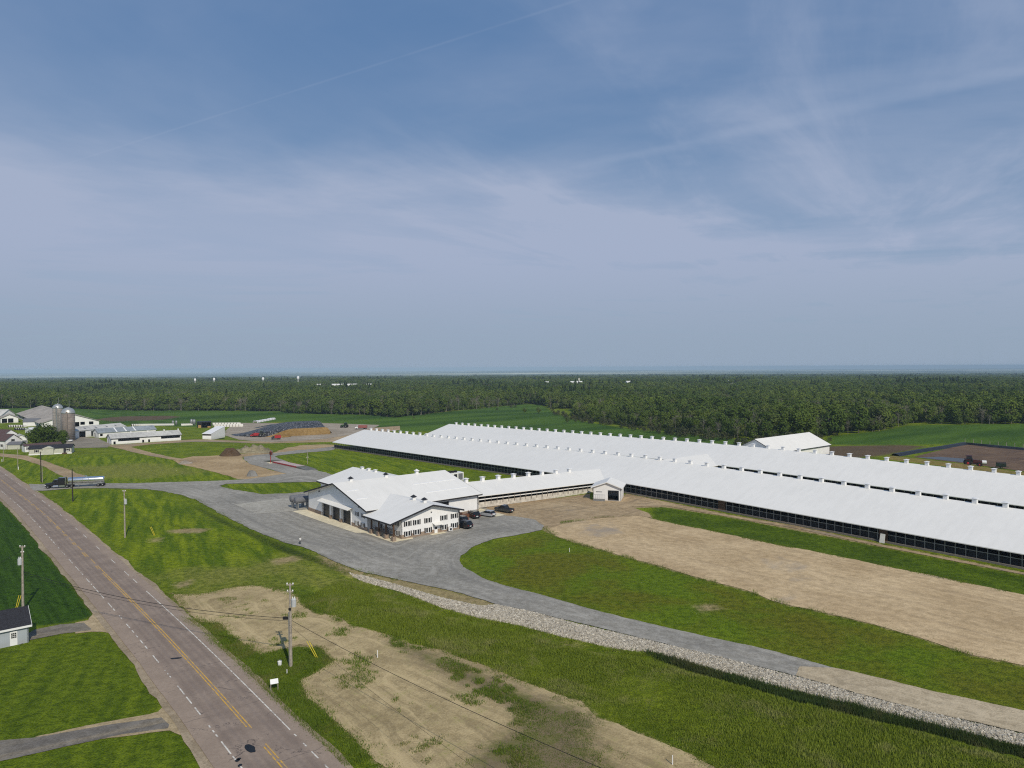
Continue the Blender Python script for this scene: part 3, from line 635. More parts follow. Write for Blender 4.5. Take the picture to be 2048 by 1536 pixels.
def paintmat(name, col):
    m, t, bs = newmat(name); co = t.new('ShaderNodeTexCoord').outputs['Object']
    t.put(bs.inputs['Base Color'], t.mix(t.ramp(t.noise(co, 2.2, 5, 0.7), 0.42, 0.68), col, alb(130, 120, 112))); bs.inputs['Roughness'].default_value = 0.7
    return m
YPAINT = paintmat("worn_yellow_paint", alb(196, 152, 52)); WPAINT = paintmat("worn_white_paint", alb(205, 200, 192))
PATCH = mat("tar_patch", (0.012, 0.013, 0.015), 0.5, 0.3)
def mark(name, segs, o, w, m):
    mb = MB(); k = RC.shape[0]
    idx = np.arange(k) * 2.0
    for a, b in segs:
        n = max(2, int((b - a) / 2) + 1)
        ss = np.linspace(a, b, n); L = []
        for q in ss:
            x = np.interp(q, idx, RC[:, 0]); y = np.interp(q, idx, RC[:, 1]); nx = np.interp(q, idx, RN[:, 0]); ny = np.interp(q, idx, RN[:, 1])
            L.append((x + nx * (o - w / 2), y + ny * (o - w / 2), x + nx * (o + w / 2), y + ny * (o + w / 2)))
        vs = []
        for l in L: vs += [(l[0], l[1], Hs(l[0], l[1]) + 0.17), (l[2], l[3], Hs(l[2], l[3]) + 0.17)]
        mb.add(vs, [(2 * i, 2 * i + 1, 2 * i + 3, 2 * i + 2) for i in range(n - 1)])
    ob = mb.build(name, m)
    for p in ob.data.polygons:
        if p.normal.z < 0: p.flip()
    return tag(ob, kind='structure')
def ypos(px):     # distance along the road of the point of the yellow line nearest a photo pixel
    p = np.array(G(*px)); return float(np.argmin(np.hypot(*(RC - p).T)) * 2.0)
S1, S2, S3 = ypos((200, 1139)), ypos((492, 1457)), ypos((532, 1500))
LR = len(RC) * 2.0 - 4
ysegs = []; q = 60.0
while q < S1: ysegs.append((q, q + 2.2 + random.random() * 3)); q = ysegs[-1][1] + 0.8 + random.random() * 1.5
mark("road_marking", ysegs + [(S1, S2), (S3, S3 + 3.5), (S3 + 4, LR)], 0.17, 0.14, YPAINT)
mark("road_marking", [(a, b - .4) for a, b in ysegs[::2]] + [(S1 + 3, S2 - 0.6), (S3 + .5, LR)], -0.17, 0.14, YPAINT)
w0, w1 = ypos((200, 1139)) + 12, ypos((480, 1440))
ws = [(w0 + 8, w1 + 5)]; q = 100.0
while q < w0: ws.append((q, q + 1.0 + random.random() * 5)); q = ws[-1][1] + 2.5 + random.random() * 9
q = w1 + 6
while q < LR - 4: ws.append((q, q + .6 + random.random() * 1.4)); q = ws[-1][1] + .5 + random.random() * 1.5
mark("road_marking", ws, 3.15, 0.14, WPAINT)
ws = []; q = 150.0
while q < LR - 4:
    l = random.choice([0.4, 0.6, 1.2, 2.2, 3.0]); ws.append((q, q + l)); q += l + random.choice([0.5, 0.7, 1.2, 3.0])
mark("road_marking", ws, -3.15, 0.15, WPAINT)
def blob(u, v, a, b, rz, m, name="tar_patch"):
    x, y = G(u, v); vs = []; n = 26
    for i in range(n):
        t = 2 * math.pi * i / n; r = 1 + 0.22 * noise.noise(Vector((math.cos(t) * 1.3 + u, math.sin(t) * 1.3, v)))
        p = (a * r * math.cos(t), b * r * math.sin(t)); xx = x + p[0] * math.cos(rz) - p[1] * math.sin(rz); yy = y + p[0] * math.sin(rz) + p[1] * math.cos(rz)
        vs.append((xx, yy, Hs(xx, yy) + 0.175))
    ob = MB().add(vs, [tuple(range(n))]).build(name, m); return tag(ob, kind='structure')
blob(500, 1500, 0.42, 0.95, R(40), PATCH); blob(475, 1524, 0.22, 0.3, 0, PATCH); blob(480, 1534, 0.2, 0.25, 0, PATCH); blob(352, 1319, 0.7, 0.28, R(10), PATCH)
blob(478, 1521, 0.2, 0.2, 0, PATCH)

# ------------------------------------------------------------------ gable building kit (local x along the front wall, y away from it)
def gable(name, label, cat, A, ang, L, Wd, he, hr, ridge='x', oh=0.5, wallm=WHITE, roofm=ROOFW, fasciam=None, front=(), left=(), right=(), back=(), z=None, roof_t=0.16, floor=True, group=None, base=None):
    z0 = Hs(*A) if z is None else z
    t = thing(name, label, cat, (A[0], A[1], z0), ang, group)
    th = 0.2; w = MB()
    w.wall((0, 0), 1, 0, L, -0.5, he, th, front)                       # front
    w.wall((L, 0.0), 0, 1, Wd, -0.5, he, th, right)                    # right
    w.wall((L, Wd), -1, 0, L, -0.5, he, th, back)
    w.wall((0, Wd), 0, -1, Wd, -0.5, he, th, left)
    if ridge == 'x':
        for x0 in (0.0, L - th): w.prism([(x0, 0, he), (x0, Wd, he), (x0, Wd / 2, hr)], (th, 0, 0))
    else:
        for y0 in (0.0, Wd - th): w.prism([(0, y0, he), (L, y0, he), (L / 2, y0, hr)], (0, th, 0))
    recalc(w.build("wall", wallm, t))
    if floor: MB().box(th, L - th, th, Wd - th, -0.4, 0.04).build("floor", FLOOR, t)
    rf = MB(); k = roof_t
    if ridge == 'x':
        sl = (hr - he) / (Wd / 2)
        for sg in (0, 1):
            ye = -oh if sg == 0 else Wd + oh; ym = Wd / 2; ze = he - oh * sl
            rf.prism([(-oh, ye, ze + 0.02), (-oh, ym, hr + 0.02), (-oh, ym, hr + k), (-oh, ye, ze + k)], (L + 2 * oh, 0, 0))
    else:
        sl = (hr - he) / (L / 2)
        for sg in (0, 1):
            xe = -oh if sg == 0 else L + oh; xm = L / 2; ze = he - oh * sl
            rf.prism([(xe, -oh, ze + 0.02), (xm, -oh, hr + 0.02), (xm, -oh, hr + k), (xe, -oh, ze + k)], (0, Wd + 2 * oh, 0))
    r = recalc(rf.build("roof", roofm, t))
    if fasciam:
        fb = MB()
        if ridge == 'x':
            for yy in (-oh - 0.04, Wd + oh): fb.box(-oh, L + oh, yy, yy + 0.04, he - oh * sl - 0.12, he - oh * sl + k)
            for xx in (-oh - 0.04, L + oh):
                for ye in (-oh, Wd + oh): fb.prism([(xx, ye, he - oh * sl - .12), (xx, Wd / 2, hr - .12), (xx, Wd / 2, hr + k), (xx, ye, he - oh * sl + k)], (0.04, 0, 0))
        else:
            for xx in (-oh - 0.04, L + oh): fb.box(xx, xx + 0.04, -oh, Wd + oh, he - oh * sl - .12, he - oh * sl + k)
            for yy in (-oh - 0.04, Wd + oh):
                for xe in (-oh, L + oh): fb.prism([(xe, yy, he - oh * sl - .12), (L / 2, yy, hr - .12), (L / 2, yy, hr + k), (xe, yy, he - oh * sl + k)], (0, 0.04, 0))
        recalc(fb.build("fascia", fasciam, t))
    if base:
        h, bm = base; b = MB()
        for o_, u_, l_, hs in (((0, -0.06), (1, 0), L, front), ((L + 0.06, 0), (0, 1), Wd, right), ((-0.06, Wd), (0, -1), Wd, left)):
            b.wall(o_, u_[0], u_[1], l_, -0.5, h, 0.05, [(p[0], p[1], -0.5, h) for p in hs if p[2] < h])
        b.build("wainscot", bm, t)
    return t
def window(par, o, u, wd, h, frame=TRIMW, shutters=True, double=True, d=0.06):   # o: lower left corner on the wall face, u: along the wall
    n = (u[1], -u[0])
    def bx(mb, a, b, z0, z1, d0, d1):
        q = [(o[0] + u[0] * k + n[0] * j, o[1] + u[1] * k + n[1] * j) for k, j in ((a, d0), (b, d0), (b, d1), (a, d1))]
        mb.hexa([(x, y, o[2] + z0) for x, y in q], [(x, y, o[2] + z1) for x, y in q])
    f = MB(); e = 0.09
    bx(f, -e, wd + e, -e, 0, 0.004, d); bx(f, -e, wd + e, h, h + e, 0.004, d); bx(f, -e, 0, 0, h, 0.004, d); bx(f, wd, wd + e, 0, h, 0.004, d)
    if double: bx(f, wd / 2 - 0.1, wd / 2 + 0.1, 0, h, 0.004, d)
    fo = recalc(f.build("window", frame, par))
    p = MB()
    if double: bx(p, 0.003, wd / 2 - 0.103, 0.003, h - 0.003, 0.004, 0.03); bx(p, wd / 2 + 0.103, wd - 0.003, 0.003, h - 0.003, 0.004, 0.03)
    else: bx(p, 0.003, wd - 0.003, 0.003, h - 0.003, 0.004, 0.03)
    recalc(p.build("pane", GLASS, fo))
    if shutters:
        for a in (-e - 0.34, wd + e + 0.02):
            s_ = MB(); bx(s_, a, a + 0.32, -0.05, h + 0.05, 0.004, 0.05); recalc(s_.build("shutter", SHUT, fo))
    return fo
def vent(par, x, y, z, sx=.95, h=0.92, capm=TRIMW, cap=1.36, ch=0.22, cone=False):
    b = MB().box(-sx / 2, sx / 2, -sx / 2, sx / 2, -0.5, h); v = b.build("ridge_vent", TRIMW, par); v.location = (x, y, z)
    c = MB(); k = cap / 2
    c.box(-k, k, -k, k, h + 0.12, h + 0.2)
    c.add([(-k, -k, h + 0.2), (k, -k, h + 0.2), (k, k, h + 0.2), (-k, k, h + 0.2), (0, 0, h + 0.2 + ch)], [(0, 1, 4), (1, 2, 4), (2, 3, 4), (3, 0, 4)])
    for a in (-1, 1):
        for b_ in (-1, 1): c.box(a * sx * .42 - .04, a * sx * .42 + .04, b_ * sx * .42 - .04, b_ * sx * .42 + .04, h, h + 0.13)
    c.build("cap", capm, v)
    return v
def vcopy(v, par, x, y, z):
    c = v.copy(); COL.objects.link(c); c.parent = par; c.location = (x, y, z)
    for ch in v.children:
        d = ch.copy(); COL.objects.link(d); d.parent = c
    return c

# ------------------------------------------------------------------ long free-stall barns
BS = 1.034
P0B = P0 * 1.0342
def bprof(y): return float(-0.0155 * (math.sqrt(y * y + 144.0) - 12.0))
def long_barn(name, label, woff, y0, y1, doors):
    yc = 36 * BS
    cx, cy = P0B + DV * yc + NV * woff
    t = thing(name, label, "barn", (cx, cy, -0.63), ANG)
    he, hr, hw = 3.0, 8.48, 17.6
    ys = list(np.arange(y0, y1, 8.0)) + [y1]
    def strip(mb, prof2, ys=ys):         # closed cross-section swept along the barn
        n = len(prof2); vs = []
        for y in ys:
            zz = bprof(y)
            vs += [(x, y, z + zz) for x, z in prof2]
        fs = [(k * n + i, k * n + (i + 1) % n, (k + 1) * n + (i + 1) % n, (k + 1) * n + i) for k in range(len(ys) - 1) for i in range(n)]
        fs += [tuple(range(n)), tuple(range((len(ys) - 1) * n, len(ys) * n))[::-1]]
        mb.add(vs, fs); return mb
    sl = (hr - he) / (hw + 0.9)
    recalc(strip(MB(), [(-0.9, he), (hw, hr), (2 * hw + 0.9, he), (2 * hw + 0.9, he + 0.18), (hw, hr + 0.18), (-0.9, he + 0.18)]).build("roof", ROOFW, t))
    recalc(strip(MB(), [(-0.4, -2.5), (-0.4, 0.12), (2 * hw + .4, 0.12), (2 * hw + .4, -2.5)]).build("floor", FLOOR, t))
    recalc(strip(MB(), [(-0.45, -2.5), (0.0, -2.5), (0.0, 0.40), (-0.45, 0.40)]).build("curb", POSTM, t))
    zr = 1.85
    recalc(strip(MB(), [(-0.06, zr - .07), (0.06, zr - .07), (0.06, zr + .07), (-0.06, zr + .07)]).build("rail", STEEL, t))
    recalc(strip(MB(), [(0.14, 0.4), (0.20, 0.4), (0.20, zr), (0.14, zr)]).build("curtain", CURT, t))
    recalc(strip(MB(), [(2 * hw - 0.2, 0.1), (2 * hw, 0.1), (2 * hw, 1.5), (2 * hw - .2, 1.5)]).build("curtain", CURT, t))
    recalc(strip(MB(), [(hw - 0.1, 0.1), (hw + 0.1, 0.1), (hw + 0.1, 4.6), (hw - .1, 4.6)]).build("light_stop_wall", CURT, t))  # added inner wall, keeps daylight from showing through the barn
    for ye in (y0 + 0.05, y1 - 0.25):
        zz = bprof(ye); recalc(MB().prism([(0, ye, 3.25 + zz), (2 * hw, ye, 3.25 + zz), (hw, ye, hr - .02 + zz)], (0, 0.2, 0)).build("gable_end", WHITE, t))
    # posts: the hundred that show largest are parts of their own
    pm = MB().box(-0.07, 0.07, -0.07, 0.07, 0.0, 3.05); first = None; rest = MB(); cnt = 0
    y = y0 + 1.0
    while y < y1:
        inv = any(a < y < b for a, b in doors)
        if not inv:
            if y > y0 + 38 and cnt < 100 and woff == 0.0:
                if first is None: o = first = pm.build("post", STEEL, t)
                else: o = first.copy(); COL.objects.link(o); o.parent = t
                o.location = (-0.02, y, bprof(y)); cnt += 1
            else: zz = bprof(y); rest.box(-0.09, 0.05, y - .07, y + .07, zz, zz + 3.05)
        y += 1.955
    tag(rest.build("post_row", STEEL, t), kind='stuff')
    for a, b in doors:
        zz = bprof((a + b) / 2); MB().box(-0.16, -0.08, a + .1, b - .1, 0.1 + zz, 3.1 + zz).build("door", WOOD, t)
    v0 = None; k = 0; y = -63.4 * BS - yc + 1.2
    while y > y0 + 1: y -= 5.94
    y += 5.94
    while y < y1 - 2:
        if v0 is None: v0 = vent(t, hw, y, hr + 0.12 + bprof(y))
        else: vcopy(v0, t, hw, y, hr + 0.1 + bprof(y))
        y += 5.94
    return t
YC = 36 * BS
long_barn("dairy_barn", "nearer of the two very long open-sided white barns, facing the sandy dirt lot", 0.0, -112 - YC, 226.5 * BS - YC, [(-39.6 * BS - YC, -37.6 * BS - YC), (0.6 * BS - YC, 3.0 * BS - YC)])
long_barn("dairy_barn", "farther of the two very long white barns, beside the green field and wood", 53.3 * BS, -112 - YC, 226 * BS - YC, [(-70 * BS - YC, -67 * BS - YC)])
# roofed links that join the barns
def link(name, label, w0, w1, z0, z1, s_near, half, he, cups=(), wall=True, rise=0.25):
    wm = (w0 + w1) / 2; x, y = F(s_near + half, wm)
    t = thing(name, label, "building", (x, y, 0), ANG)
    def zz(w): return z0 + (z1 - z0) * (w - w0) / (w1 - w0)
    a, b = w0 - wm, w1 - wm; za, zb = z0, z1; hr = he + rise * (half + 1)
    rf = MB()
    for sg in (-1, 1):
        ye = sg * (half + 1.0)
        rf.hexa([(a, ye, he + za), (b, ye, he + zb), (b, 0, hr + zb), (a, 0, hr + za)], [(a, ye, he + za + .16), (b, ye, he + zb + .16), (b, 0, hr + zb + .16), (a, 0, hr + za + .16)])
    recalc(rf.build("roof", ROOFWX, t))
    MB().hexa([(a, -half, -3), (b, -half, -3), (b, half, -3), (a, half, -3)], [(a, -half, za + .08), (b, -half, zb + .08), (b, half, zb + .08), (a, half, za + .08)]).build("floor", FLOOR, t)
    if wall:
        k = 3.1; lw = MB(); lw.hexa([(a + k, -half, -3), (b, -half, -3), (b, -half + .25, -3), (a + k, -half + .25, -3)], [(a + k, -half, zz(w0 + k) + 1.5), (b, -half, zb + 1.6), (b, -half + .25, zb + 1.6), (a + k, -half + .25, zz(w0 + k) + 1.5)])
        lw.build("concrete_wall", mat("stained_concrete", (0.56, 0.52, 0.45), 0.9, 0.25, 1.2), t)
        bk = MB().hexa([(a, half - .3, -2), (b, half - .3, -2), (b, half, -2), (a, half, -2)], [(a, half - .3, za + he), (b, half - .3, zb + he), (b, half, zb + he), (a, half, za + he)]); bk.build("back_wall", CURT, t)
        ry = MB()
        ry.hexa([(a + k, -half - .1, zz(w0 + k) + 2.15), (b, -half - .1, zb + 2.2), (b, -half, zb + 2.2), (a + k, -half, zz(w0 + k) + 2.15)], [(a + k, -half - .1, zz(w0 + k) + 2.42), (b, -half - .1, zb + 2.47), (b, -half, zb + 2.47), (a + k, -half, zz(w0 + k) + 2.42)]); ry.build("rail", TRIMW, t)
        hd = MB().hexa([(a + k, -half - .12, zz(w0 + k) + he - .25), (b, -half - .12, zb + he - .25), (b, -half, zb + he - .25), (a + k, -half, zz(w0 + k) + he - .25)], [(a + k, -half - .12, zz(w0 + k) + he + .1), (b, -half - .12, zb + he + .1), (b, -half, zb + he + .1), (a + k, -half, zz(w0 + k) + he + .1)]); hd.build("header_beam", WOOD, t)
        f0 = None; x_ = a + k + .1
        while x_ < b:
            zq = zz(x_ + wm)
            if f0 is None: f0 = MB().box(-.08, .08, -.08, .08, 0.9, he); o = f0 = f0.build("post", POSTM, t)
            else: o = f0.copy(); COL.objects.link(o); o.parent = t
            o.location = (x_, -half - .06, zq); x_ += 2.1
        MB().box(a, a + 0.9, -half, -half + .25, -1, za + he).box(a + k - .35, a + k + .1, -half - .1, -half + .25, -1, za + he).build("corner_post", WHITE, t)
    else:
        MB().hexa([(a, -half, -3), (b, -half, -3), (b, -half + .2, -3), (a, -half + .2, -3)], [(a, -half, za + 1.2), (b, -half, zb + 1.2), (b, -half + .2, zb + 1.2), (a, -half + .2, za + 1.2)]).build("curtain_wall", CURT, t)
    v0 = None
    for w in cups:
        zq = zz(w) + hr + .1
        v0 = vent(t, w - wm, 0, zq) if v0 is None else (vcopy(v0, t, w - wm, 0, zq), v0)[1]
    return t
link("link_building", "white-roofed link with an open timber side joining the office building to the nearer barn", -48.3, 17.0, 0.28, -1.45, 47.2, 8.6, 3.25, cups=[-43.0, -37.2, -31.4, -25.6, -19.8, -14.2, -8.4, -2.6])
link("link_building", "short white-roofed link between the two long barns", 5.49 + 30 * BS, 5.49 + 66 * BS, -0.75, -0.75, 44.0, 9.5, 3.0, wall=False)

# ------------------------------------------------------------------ milking centre with office wing
S0, W0 = 59.2, -64.65
x, y = F(S0, W0)
MC = thing("dairy_office", "large white metal office and workshop building with stone base and three dark open bays", "building", (x, y, 0), ANG)
OFF = (W0, S0, 0)
def mb(): return MB(OFF)
SLP = 0.255
sA, sB, wA, wB = 43.0, 75.4, -80.7, -48.6; sM = (sA + sB) / 2
HE = 5.15; HR = HE + SLP * (sM - sA)
doors3 = [(sB - 66.8, sB - 62.3), (sB - 61.2, sB - 56.7), (sB - 55.6, sB - 51.2)]
w = mb()
w.wall((wA, sB), 0, -1, sB - sA, -0.5, HE, 0.25, [(a, b, 0.02, 3.5) for a, b in doors3])           # west gable wall
w.wall((wA, sA), 1, 0, wB - wA, -0.5, HE, 0.25, [(17.2, 23.0, 0.02, 4.3)])                           # south wall
w.wall((wB, sA), 0, 1, sB - sA, -0.5, HE, 0.25)
w.wall((wB, sB), -1, 0, wB - wA, -0.5, HE, 0.25)
for x0 in (wA, wB - .25): w.prism([(x0, sA, HE), (x0, sB, HE), (x0, sM, HR)], (0.25, 0, 0))
oA, oB, oS = -78.7, -63.1, 31.2; oM = (oA + oB) / 2; OHE = 4.55; OHR = OHE + SLP * (oB - oM) 
OHR = 6.75
w.wall((oA, oS), 1, 0, oB - oA, -0.5, OHE, 0.25)
w.wall((oB, oS), 0, 1, sA - oS, -0.5, OHE, 0.25)
w.wall((oA, sA), 0, -1, sA - oS, -0.5, OHE, 0.25)
w.prism([(oA, oS, OHE), (oB, oS, OHE), (oM, oS, OHR)], (0, 0.25, 0))
nM = -58.0; nH = 11.0; nE = 93.0; NHR = 7.5; NHE = NHR - SLP * (nH)
w.wall((nM - nH, nE), 0, -1, nE - sB, -0.5, NHE, 0.25); w.wall((nM + nH, sB), 0, 1, nE - sB, -0.5, NHE, 0.25); w.wall((nM + nH, nE), -1, 0, 2 * nH, -0.5, NHE, 0.25)
w.prism([(nM - nH, nE - .25, NHE), (nM + nH, nE - .25, NHE), (nM, nE - .25, NHR)], (0, 0.25, 0))
recalc(w.build("wall", WHITE, MC))
r = mb(); oh = 0.9
for sg in (sA - oh, sB + oh): r.prism([(wA - oh, sg, HE - oh * SLP + .02), (wA - oh, sM, HR + .02), (wA - oh, sM, HR + .2), (wA - oh, sg, HE - oh * SLP + .2)], (wB - wA + 2 * oh, 0, 0))
recalc(r.build("roof", ROOFWX, MC))
r = mb(); sR = sA + 5.6                                         # office roof reaches into the main slope
oz = lambda d: OHR - SLP * d
for xe in (-82.05, oB + .85):
    d = abs(xe - oM)
    r.prism([(oM, oS - .9, OHR + .02), (xe, oS - .9, oz(d) + .02), (xe, oS - .9, oz(d) + .2), (oM, oS - .9, OHR + .2)], (0, sA - oS + .9 - .2, 0))
    # wedge that runs up to the main roof
    r.add([(oM, sA - .2, OHR + .2), (xe, sA - .2, oz(d) + .2), (oM, sA + (OHR + .2 - HE) / SLP, OHR + .2)], [(0, 1, 2)])
recalc(r.build("office_roof", ROOFW, MC))
r = mb(); s_in = sM + (HR - NHR) / SLP
for sg in (-1, 1):
    xe = nM + sg * (nH + .9); ze = NHR - SLP * (nH + .9); s_e = sB + oh
    r.add([(nM, s_in, NHR + .21), (nM, nE + .9, NHR + .21), (xe, nE + .9, ze + .21), (xe, s_e, ze + .21)], [(0, 1, 2, 3)])
    r.add([(nM, s_in, NHR + .03), (nM, nE + .9, NHR + .03), (xe, nE + .9, ze + .03), (xe, s_e, ze + .03)], [(3, 2, 1, 0)])
recalc(r.build("north_roof", ROOFW, MC))
f = mb()                                                        # dark fascias and gable trim
for xx in (wA - oh - .05, wB + oh):
    for sg in (sA - oh, sB + oh): f.prism([(xx, sg, HE - oh * SLP - .16), (xx, sM, HR - .16), (xx, sM, HR + .21), (xx, sg, HE - oh * SLP + .21)], (0.05, 0, 0))
f.box(wA - oh, wB + oh, sA - oh - .05, sA - oh, HE - oh * SLP - .2, HE - oh * SLP + .12)
for xe in (-82.05, oB + .85):
    d = abs(xe - oM); f.prism([(oM, oS - .95, OHR - .16), (xe, oS - .95, oz(d) - .16), (xe, oS - .95, oz(d) + .21), (oM, oS - .95, OHR + .21)], (0, 0.05, 0))
f.box(-82.1, -82.05, oS - .95, sA - .2, oz(11.15) - .2, oz(11.15) + .12); f.box(oB + .85, oB + .9, oS - .95, sA - .3, oz(8.65) - .2, oz(8.65) + .12)
f.box(nM - nH - .95, nM - nH - .9, sB + oh, nE + .9, NHE - .4, NHE - .05)
recalc(f.build("fascia", TRIMD, MC))
b = mb(); BH = 1.0
b.wall((wA - .07, sB), 0, -1, sB - sA, -0.5, BH, 0.06, [(a, b_, -0.5, BH) for a, b_ in doors3])
b.wall((oA, oS - .07), 1, 0, oB - oA, -0.5, BH, 0.06, [(8.6, 9.5, -.5, BH)]); b.wall((oB + .07, oS), 0, 1, sA - oS, -0.5, BH, 0.06); b.wall((oA - .07, sA), 0, -1, sA - oS, -0.5, BH, 0.06)
b.wall((oB + .2, sA - .07), 1, 0, wB - oB - .2, -.5, BH, 0.06, [(1.4, 7.4, -.5, BH)])
recalc(b.build("stone_wainscot", BRICK, MC))
for a, b_ in doors3:
    q = mb(); q.box(wA + .3, wA + .36, sB - b_, sB - a, 0.05, 3.5); dd = q.build("bay_shade_panel", DOORD, MC)  # dark panel stands for the unlit inside of the open bay
    q = mb()
    for z_ in (0.9, 1.75, 2.6): q.box(wA + .27, wA + .297, sB - b_ + .05, sB - a - .05, z_, z_ + .04)
    q.build("panel_seam", TRIMD, dd)
for yy in (sB - 66.95, sB - 62.15 , sB - 56.6, sB - 51.05):
    pass
for s_ in (61.75, 56.15): mb().box(wA - .3, wA - .02, s_ - .42, s_ + .42, 1.0, 3.9).build("bay_column", TRIMW, MC)
for s_ in (67.0, 51.0): mb().box(wA - .16, wA - .02, s_ - .1, s_ + .1, 0.0, 3.9).build("bay_column", TRIMW, MC)
for s_ in (61.75, 56.15): mb().box(wA - .45, wA - .08, s_ - .5, s_ + .5, 0, 1.0).build("stone_pier", BRICK, MC)
q = mb(); q.hexa([(wA, 67.3, 4.45), (wA - 1.35, 67.3, 3.95), (wA - 1.35, 50.4, 3.95), (wA, 50.4, 4.45)], [(wA, 67.3, 4.55), (wA - 1.35, 67.3, 4.05), (wA - 1.35, 50.4, 4.05), (wA, 50.4, 4.55)]); q.build("canopy", ROOFW, MC)
q = mb(); q.box(wA + 17.2 , wA + 23.0, sA + .3, sA + .36, 0.05, 4.3); q.build("bay_shade_panel", DOORD, MC)  # dark panel, shade of the south bay put into its colour
def win(w_, s_, z_, u, wd=1.15, h=1.05, **k): return window(MC, (w_ - W0, s_ - S0, z_), u, wd, h, **k)
for wx in (-77.72, -75.35, -72.35, -68.0, -65.05):
    for zz in (2.82, 0.62): win(wx, oS - .07 if zz < 1 else oS, zz, (1, 0))
for sx in (48.7, 45.7):
    for zz in (2.95, 0.78): win(wA - (.07 if zz < 1 else 0), sx, zz, (0, -1), 1.1, 0.9)
for sx, zz in ((34.0, 2.8), (33.6, 0.7), (36.2, 0.75), (38.6, .75)): win(oA - (.07 if zz < 1 else 0), sx, zz, (0, -1), 1.2, 1.0)
q = mb(); q.box(-70.05, -69.25, oS - .12, oS - .02, 0.02, 1.75); dr = q.build("door", TRIMW, MC)
mb().box(-69.95, -69.35, oS - .14, oS - .123, 1.0, 1.55).build("pane", GLASS, dr)
q = mb(); q.hexa([(-70.6, oS - 1.3, 2.15), (-68.2, oS - 1.3, 2.15), (-68.2, oS, 2.5), (-70.6, oS, 2.5)], [(-70.6, oS - 1.3, 2.22), (-68.2, oS - 1.3, 2.22), (-68.2, oS, 2.6), (-70.6, oS, 2.6)]); q.build("door_canopy", ROOFW, MC)
mb().box(oA - .05, oA - .0, 39.6, 40.6, 0.02, 2.1).build("door", DOORD, MC)
for s_ in (40.6, 37.2, 34.0, 30.75):
    q = mb(); q.box(-81.15, -80.85, s_ - .15, s_ + .15, 0, oz(10.3) - .1)
    for dy in (-1.0, 1.0):
        if oS - 1 < s_ + dy < sA: q.tube((-81.0, s_, 2.9), (-81.0, s_ + dy, 4.0), 0.09, n=6)
    q.build("porch_post", WOOD, MC)
    mb().box(-81.4, -80.6, s_ - .4, s_ + .4, 0, 1.15).build("stone_pier", BRICK, MC)
mb().box(-81.15, -80.85, oS - .8, sA - .3, 4.0, 4.22).build("porch_beam", WOOD, MC)
for w_, s_, z_ in ((oM, 38.6, OHR + .1), (oM, 34.0, OHR + .1), (-76.6, sM, HR + .1), (-66.5, sM, HR + .1), (-57.0, sM, HR + .1)):
    vent(MC, w_ - W0, s_ - S0, z_, 0.75, 0.6, TRIMD if w_ != -57.0 else TRIMW, 1.15, 0.5)
for s_ in (88.0, 84.0, 80.0): vent(MC, nM - W0, s_ - S0, NHR + .1, 0.75, 0.5, TRIMW, 1.05, .15)
q = mb()
for (s_, z_) in ((56.6, 7.9), (58.4, 8.15), (68.5, 6.0), (47.0, 5.1)): q.box(wA - .25, wA, s_ - .15, s_ + .15, z_, z_ + .28)
q.build("flood_light", TRIMD, MC)
mb().box(oM - .12, oM + .12, oS - .2, oS, 5.0, 5.2).build("wall_lamp", TRIMD, MC)
for (w_, s_) in ((oB, oS), (wB, sA)): mb().box(w_ - .02, w_ + .12, s_ - .14, s_ - .02, 0.1, 4.6).build("downspout", TRIMD, MC)
gut = mb(); gut.box(wA + 12, wA + 31.8, 50.0, 50.12, HE + SLP * 7.1 + .0, HE + SLP * 7.1 + .06); 
sk = mb()
for sa, (a, b_) in ((47.0, (-62, -49)), (52.5, (-62.5, -49)), (48.5, (-80.5, -77.5)), (53.5, (-80.5, -77.5))):
    zb = HE + SLP * (sa - sA); sk.hexa([(a, sa, zb + .2), (b_, sa, zb + .2), (b_, sa + .35, zb + .2 + .09), (a, sa + .35, zb + .2 + .09)], [(a, sa, zb + .27), (b_, sa, zb + .27), (b_, sa + .35, zb + .36), (a, sa + .35, zb + .36)])
sk.build("snow_guard", TRIMW, MC)
# concrete aprons
def fpoly(pts): return [F(s, w) for w, s in pts]
sheet("concrete_apron", fpoly([(-83.6, 43.5), (-84.2, 60), (-84.5, 77), (-80.6, 77), (-80.6, 43), (-78.6, 43), (-78.6, 31.1), (-76, 31.1), (-76.5, 29.9), (-81.8, 29.9), (-82.0, 41.8)]), CONC, 0.14)
sheet("concrete_apron", fpoly([(-84.5, 77.2), (-93, 80), (-93, 97), (-80, 97), (-69, 94), (-69, 75.2), (-80.4, 77.2)]), dirtmat("dusty_pad", alb(146, 142, 136), alb(162, 158, 150)), 0.13)
sheet("concrete_apron", fpoly([(-71.5, 29.7), (-67.6, 29.7), (-67.6, 31.1), (-71.5, 31.1)]), CONC, 0.15)
sheet("concrete_apron", fpoly([(-47.6, 47), (-44.6, 47), (-45.0, 36.0), (-48.0, 36.0)]), CONC, 0.15)
# wall box heat pump in front of the office
x, y = F(oS - 1.0, -66.3)
hp = thing("heat_pump", "small white outdoor heat pump unit beside the office front wall", "heat pump", (x, y, 0.1), ANG)
MB().box(-.5, .5, -.2, .2, 0.2, 1.0).build("case", TRIMW, hp); MB().lathe([(.3, 0), (.3, .03)], (0, -.23, .6), 16, 'y').build("fan_grille", TRIMD, hp)
MB().box(-.65, .65, -.4, .4, 0.0, .1).build("pad", CONCG, hp); MB().box(-.45, -.38, -.18, .18, .1, .2).box(.38, .45, -.18, .18, .1, .2).build("foot", TRIMD, hp)
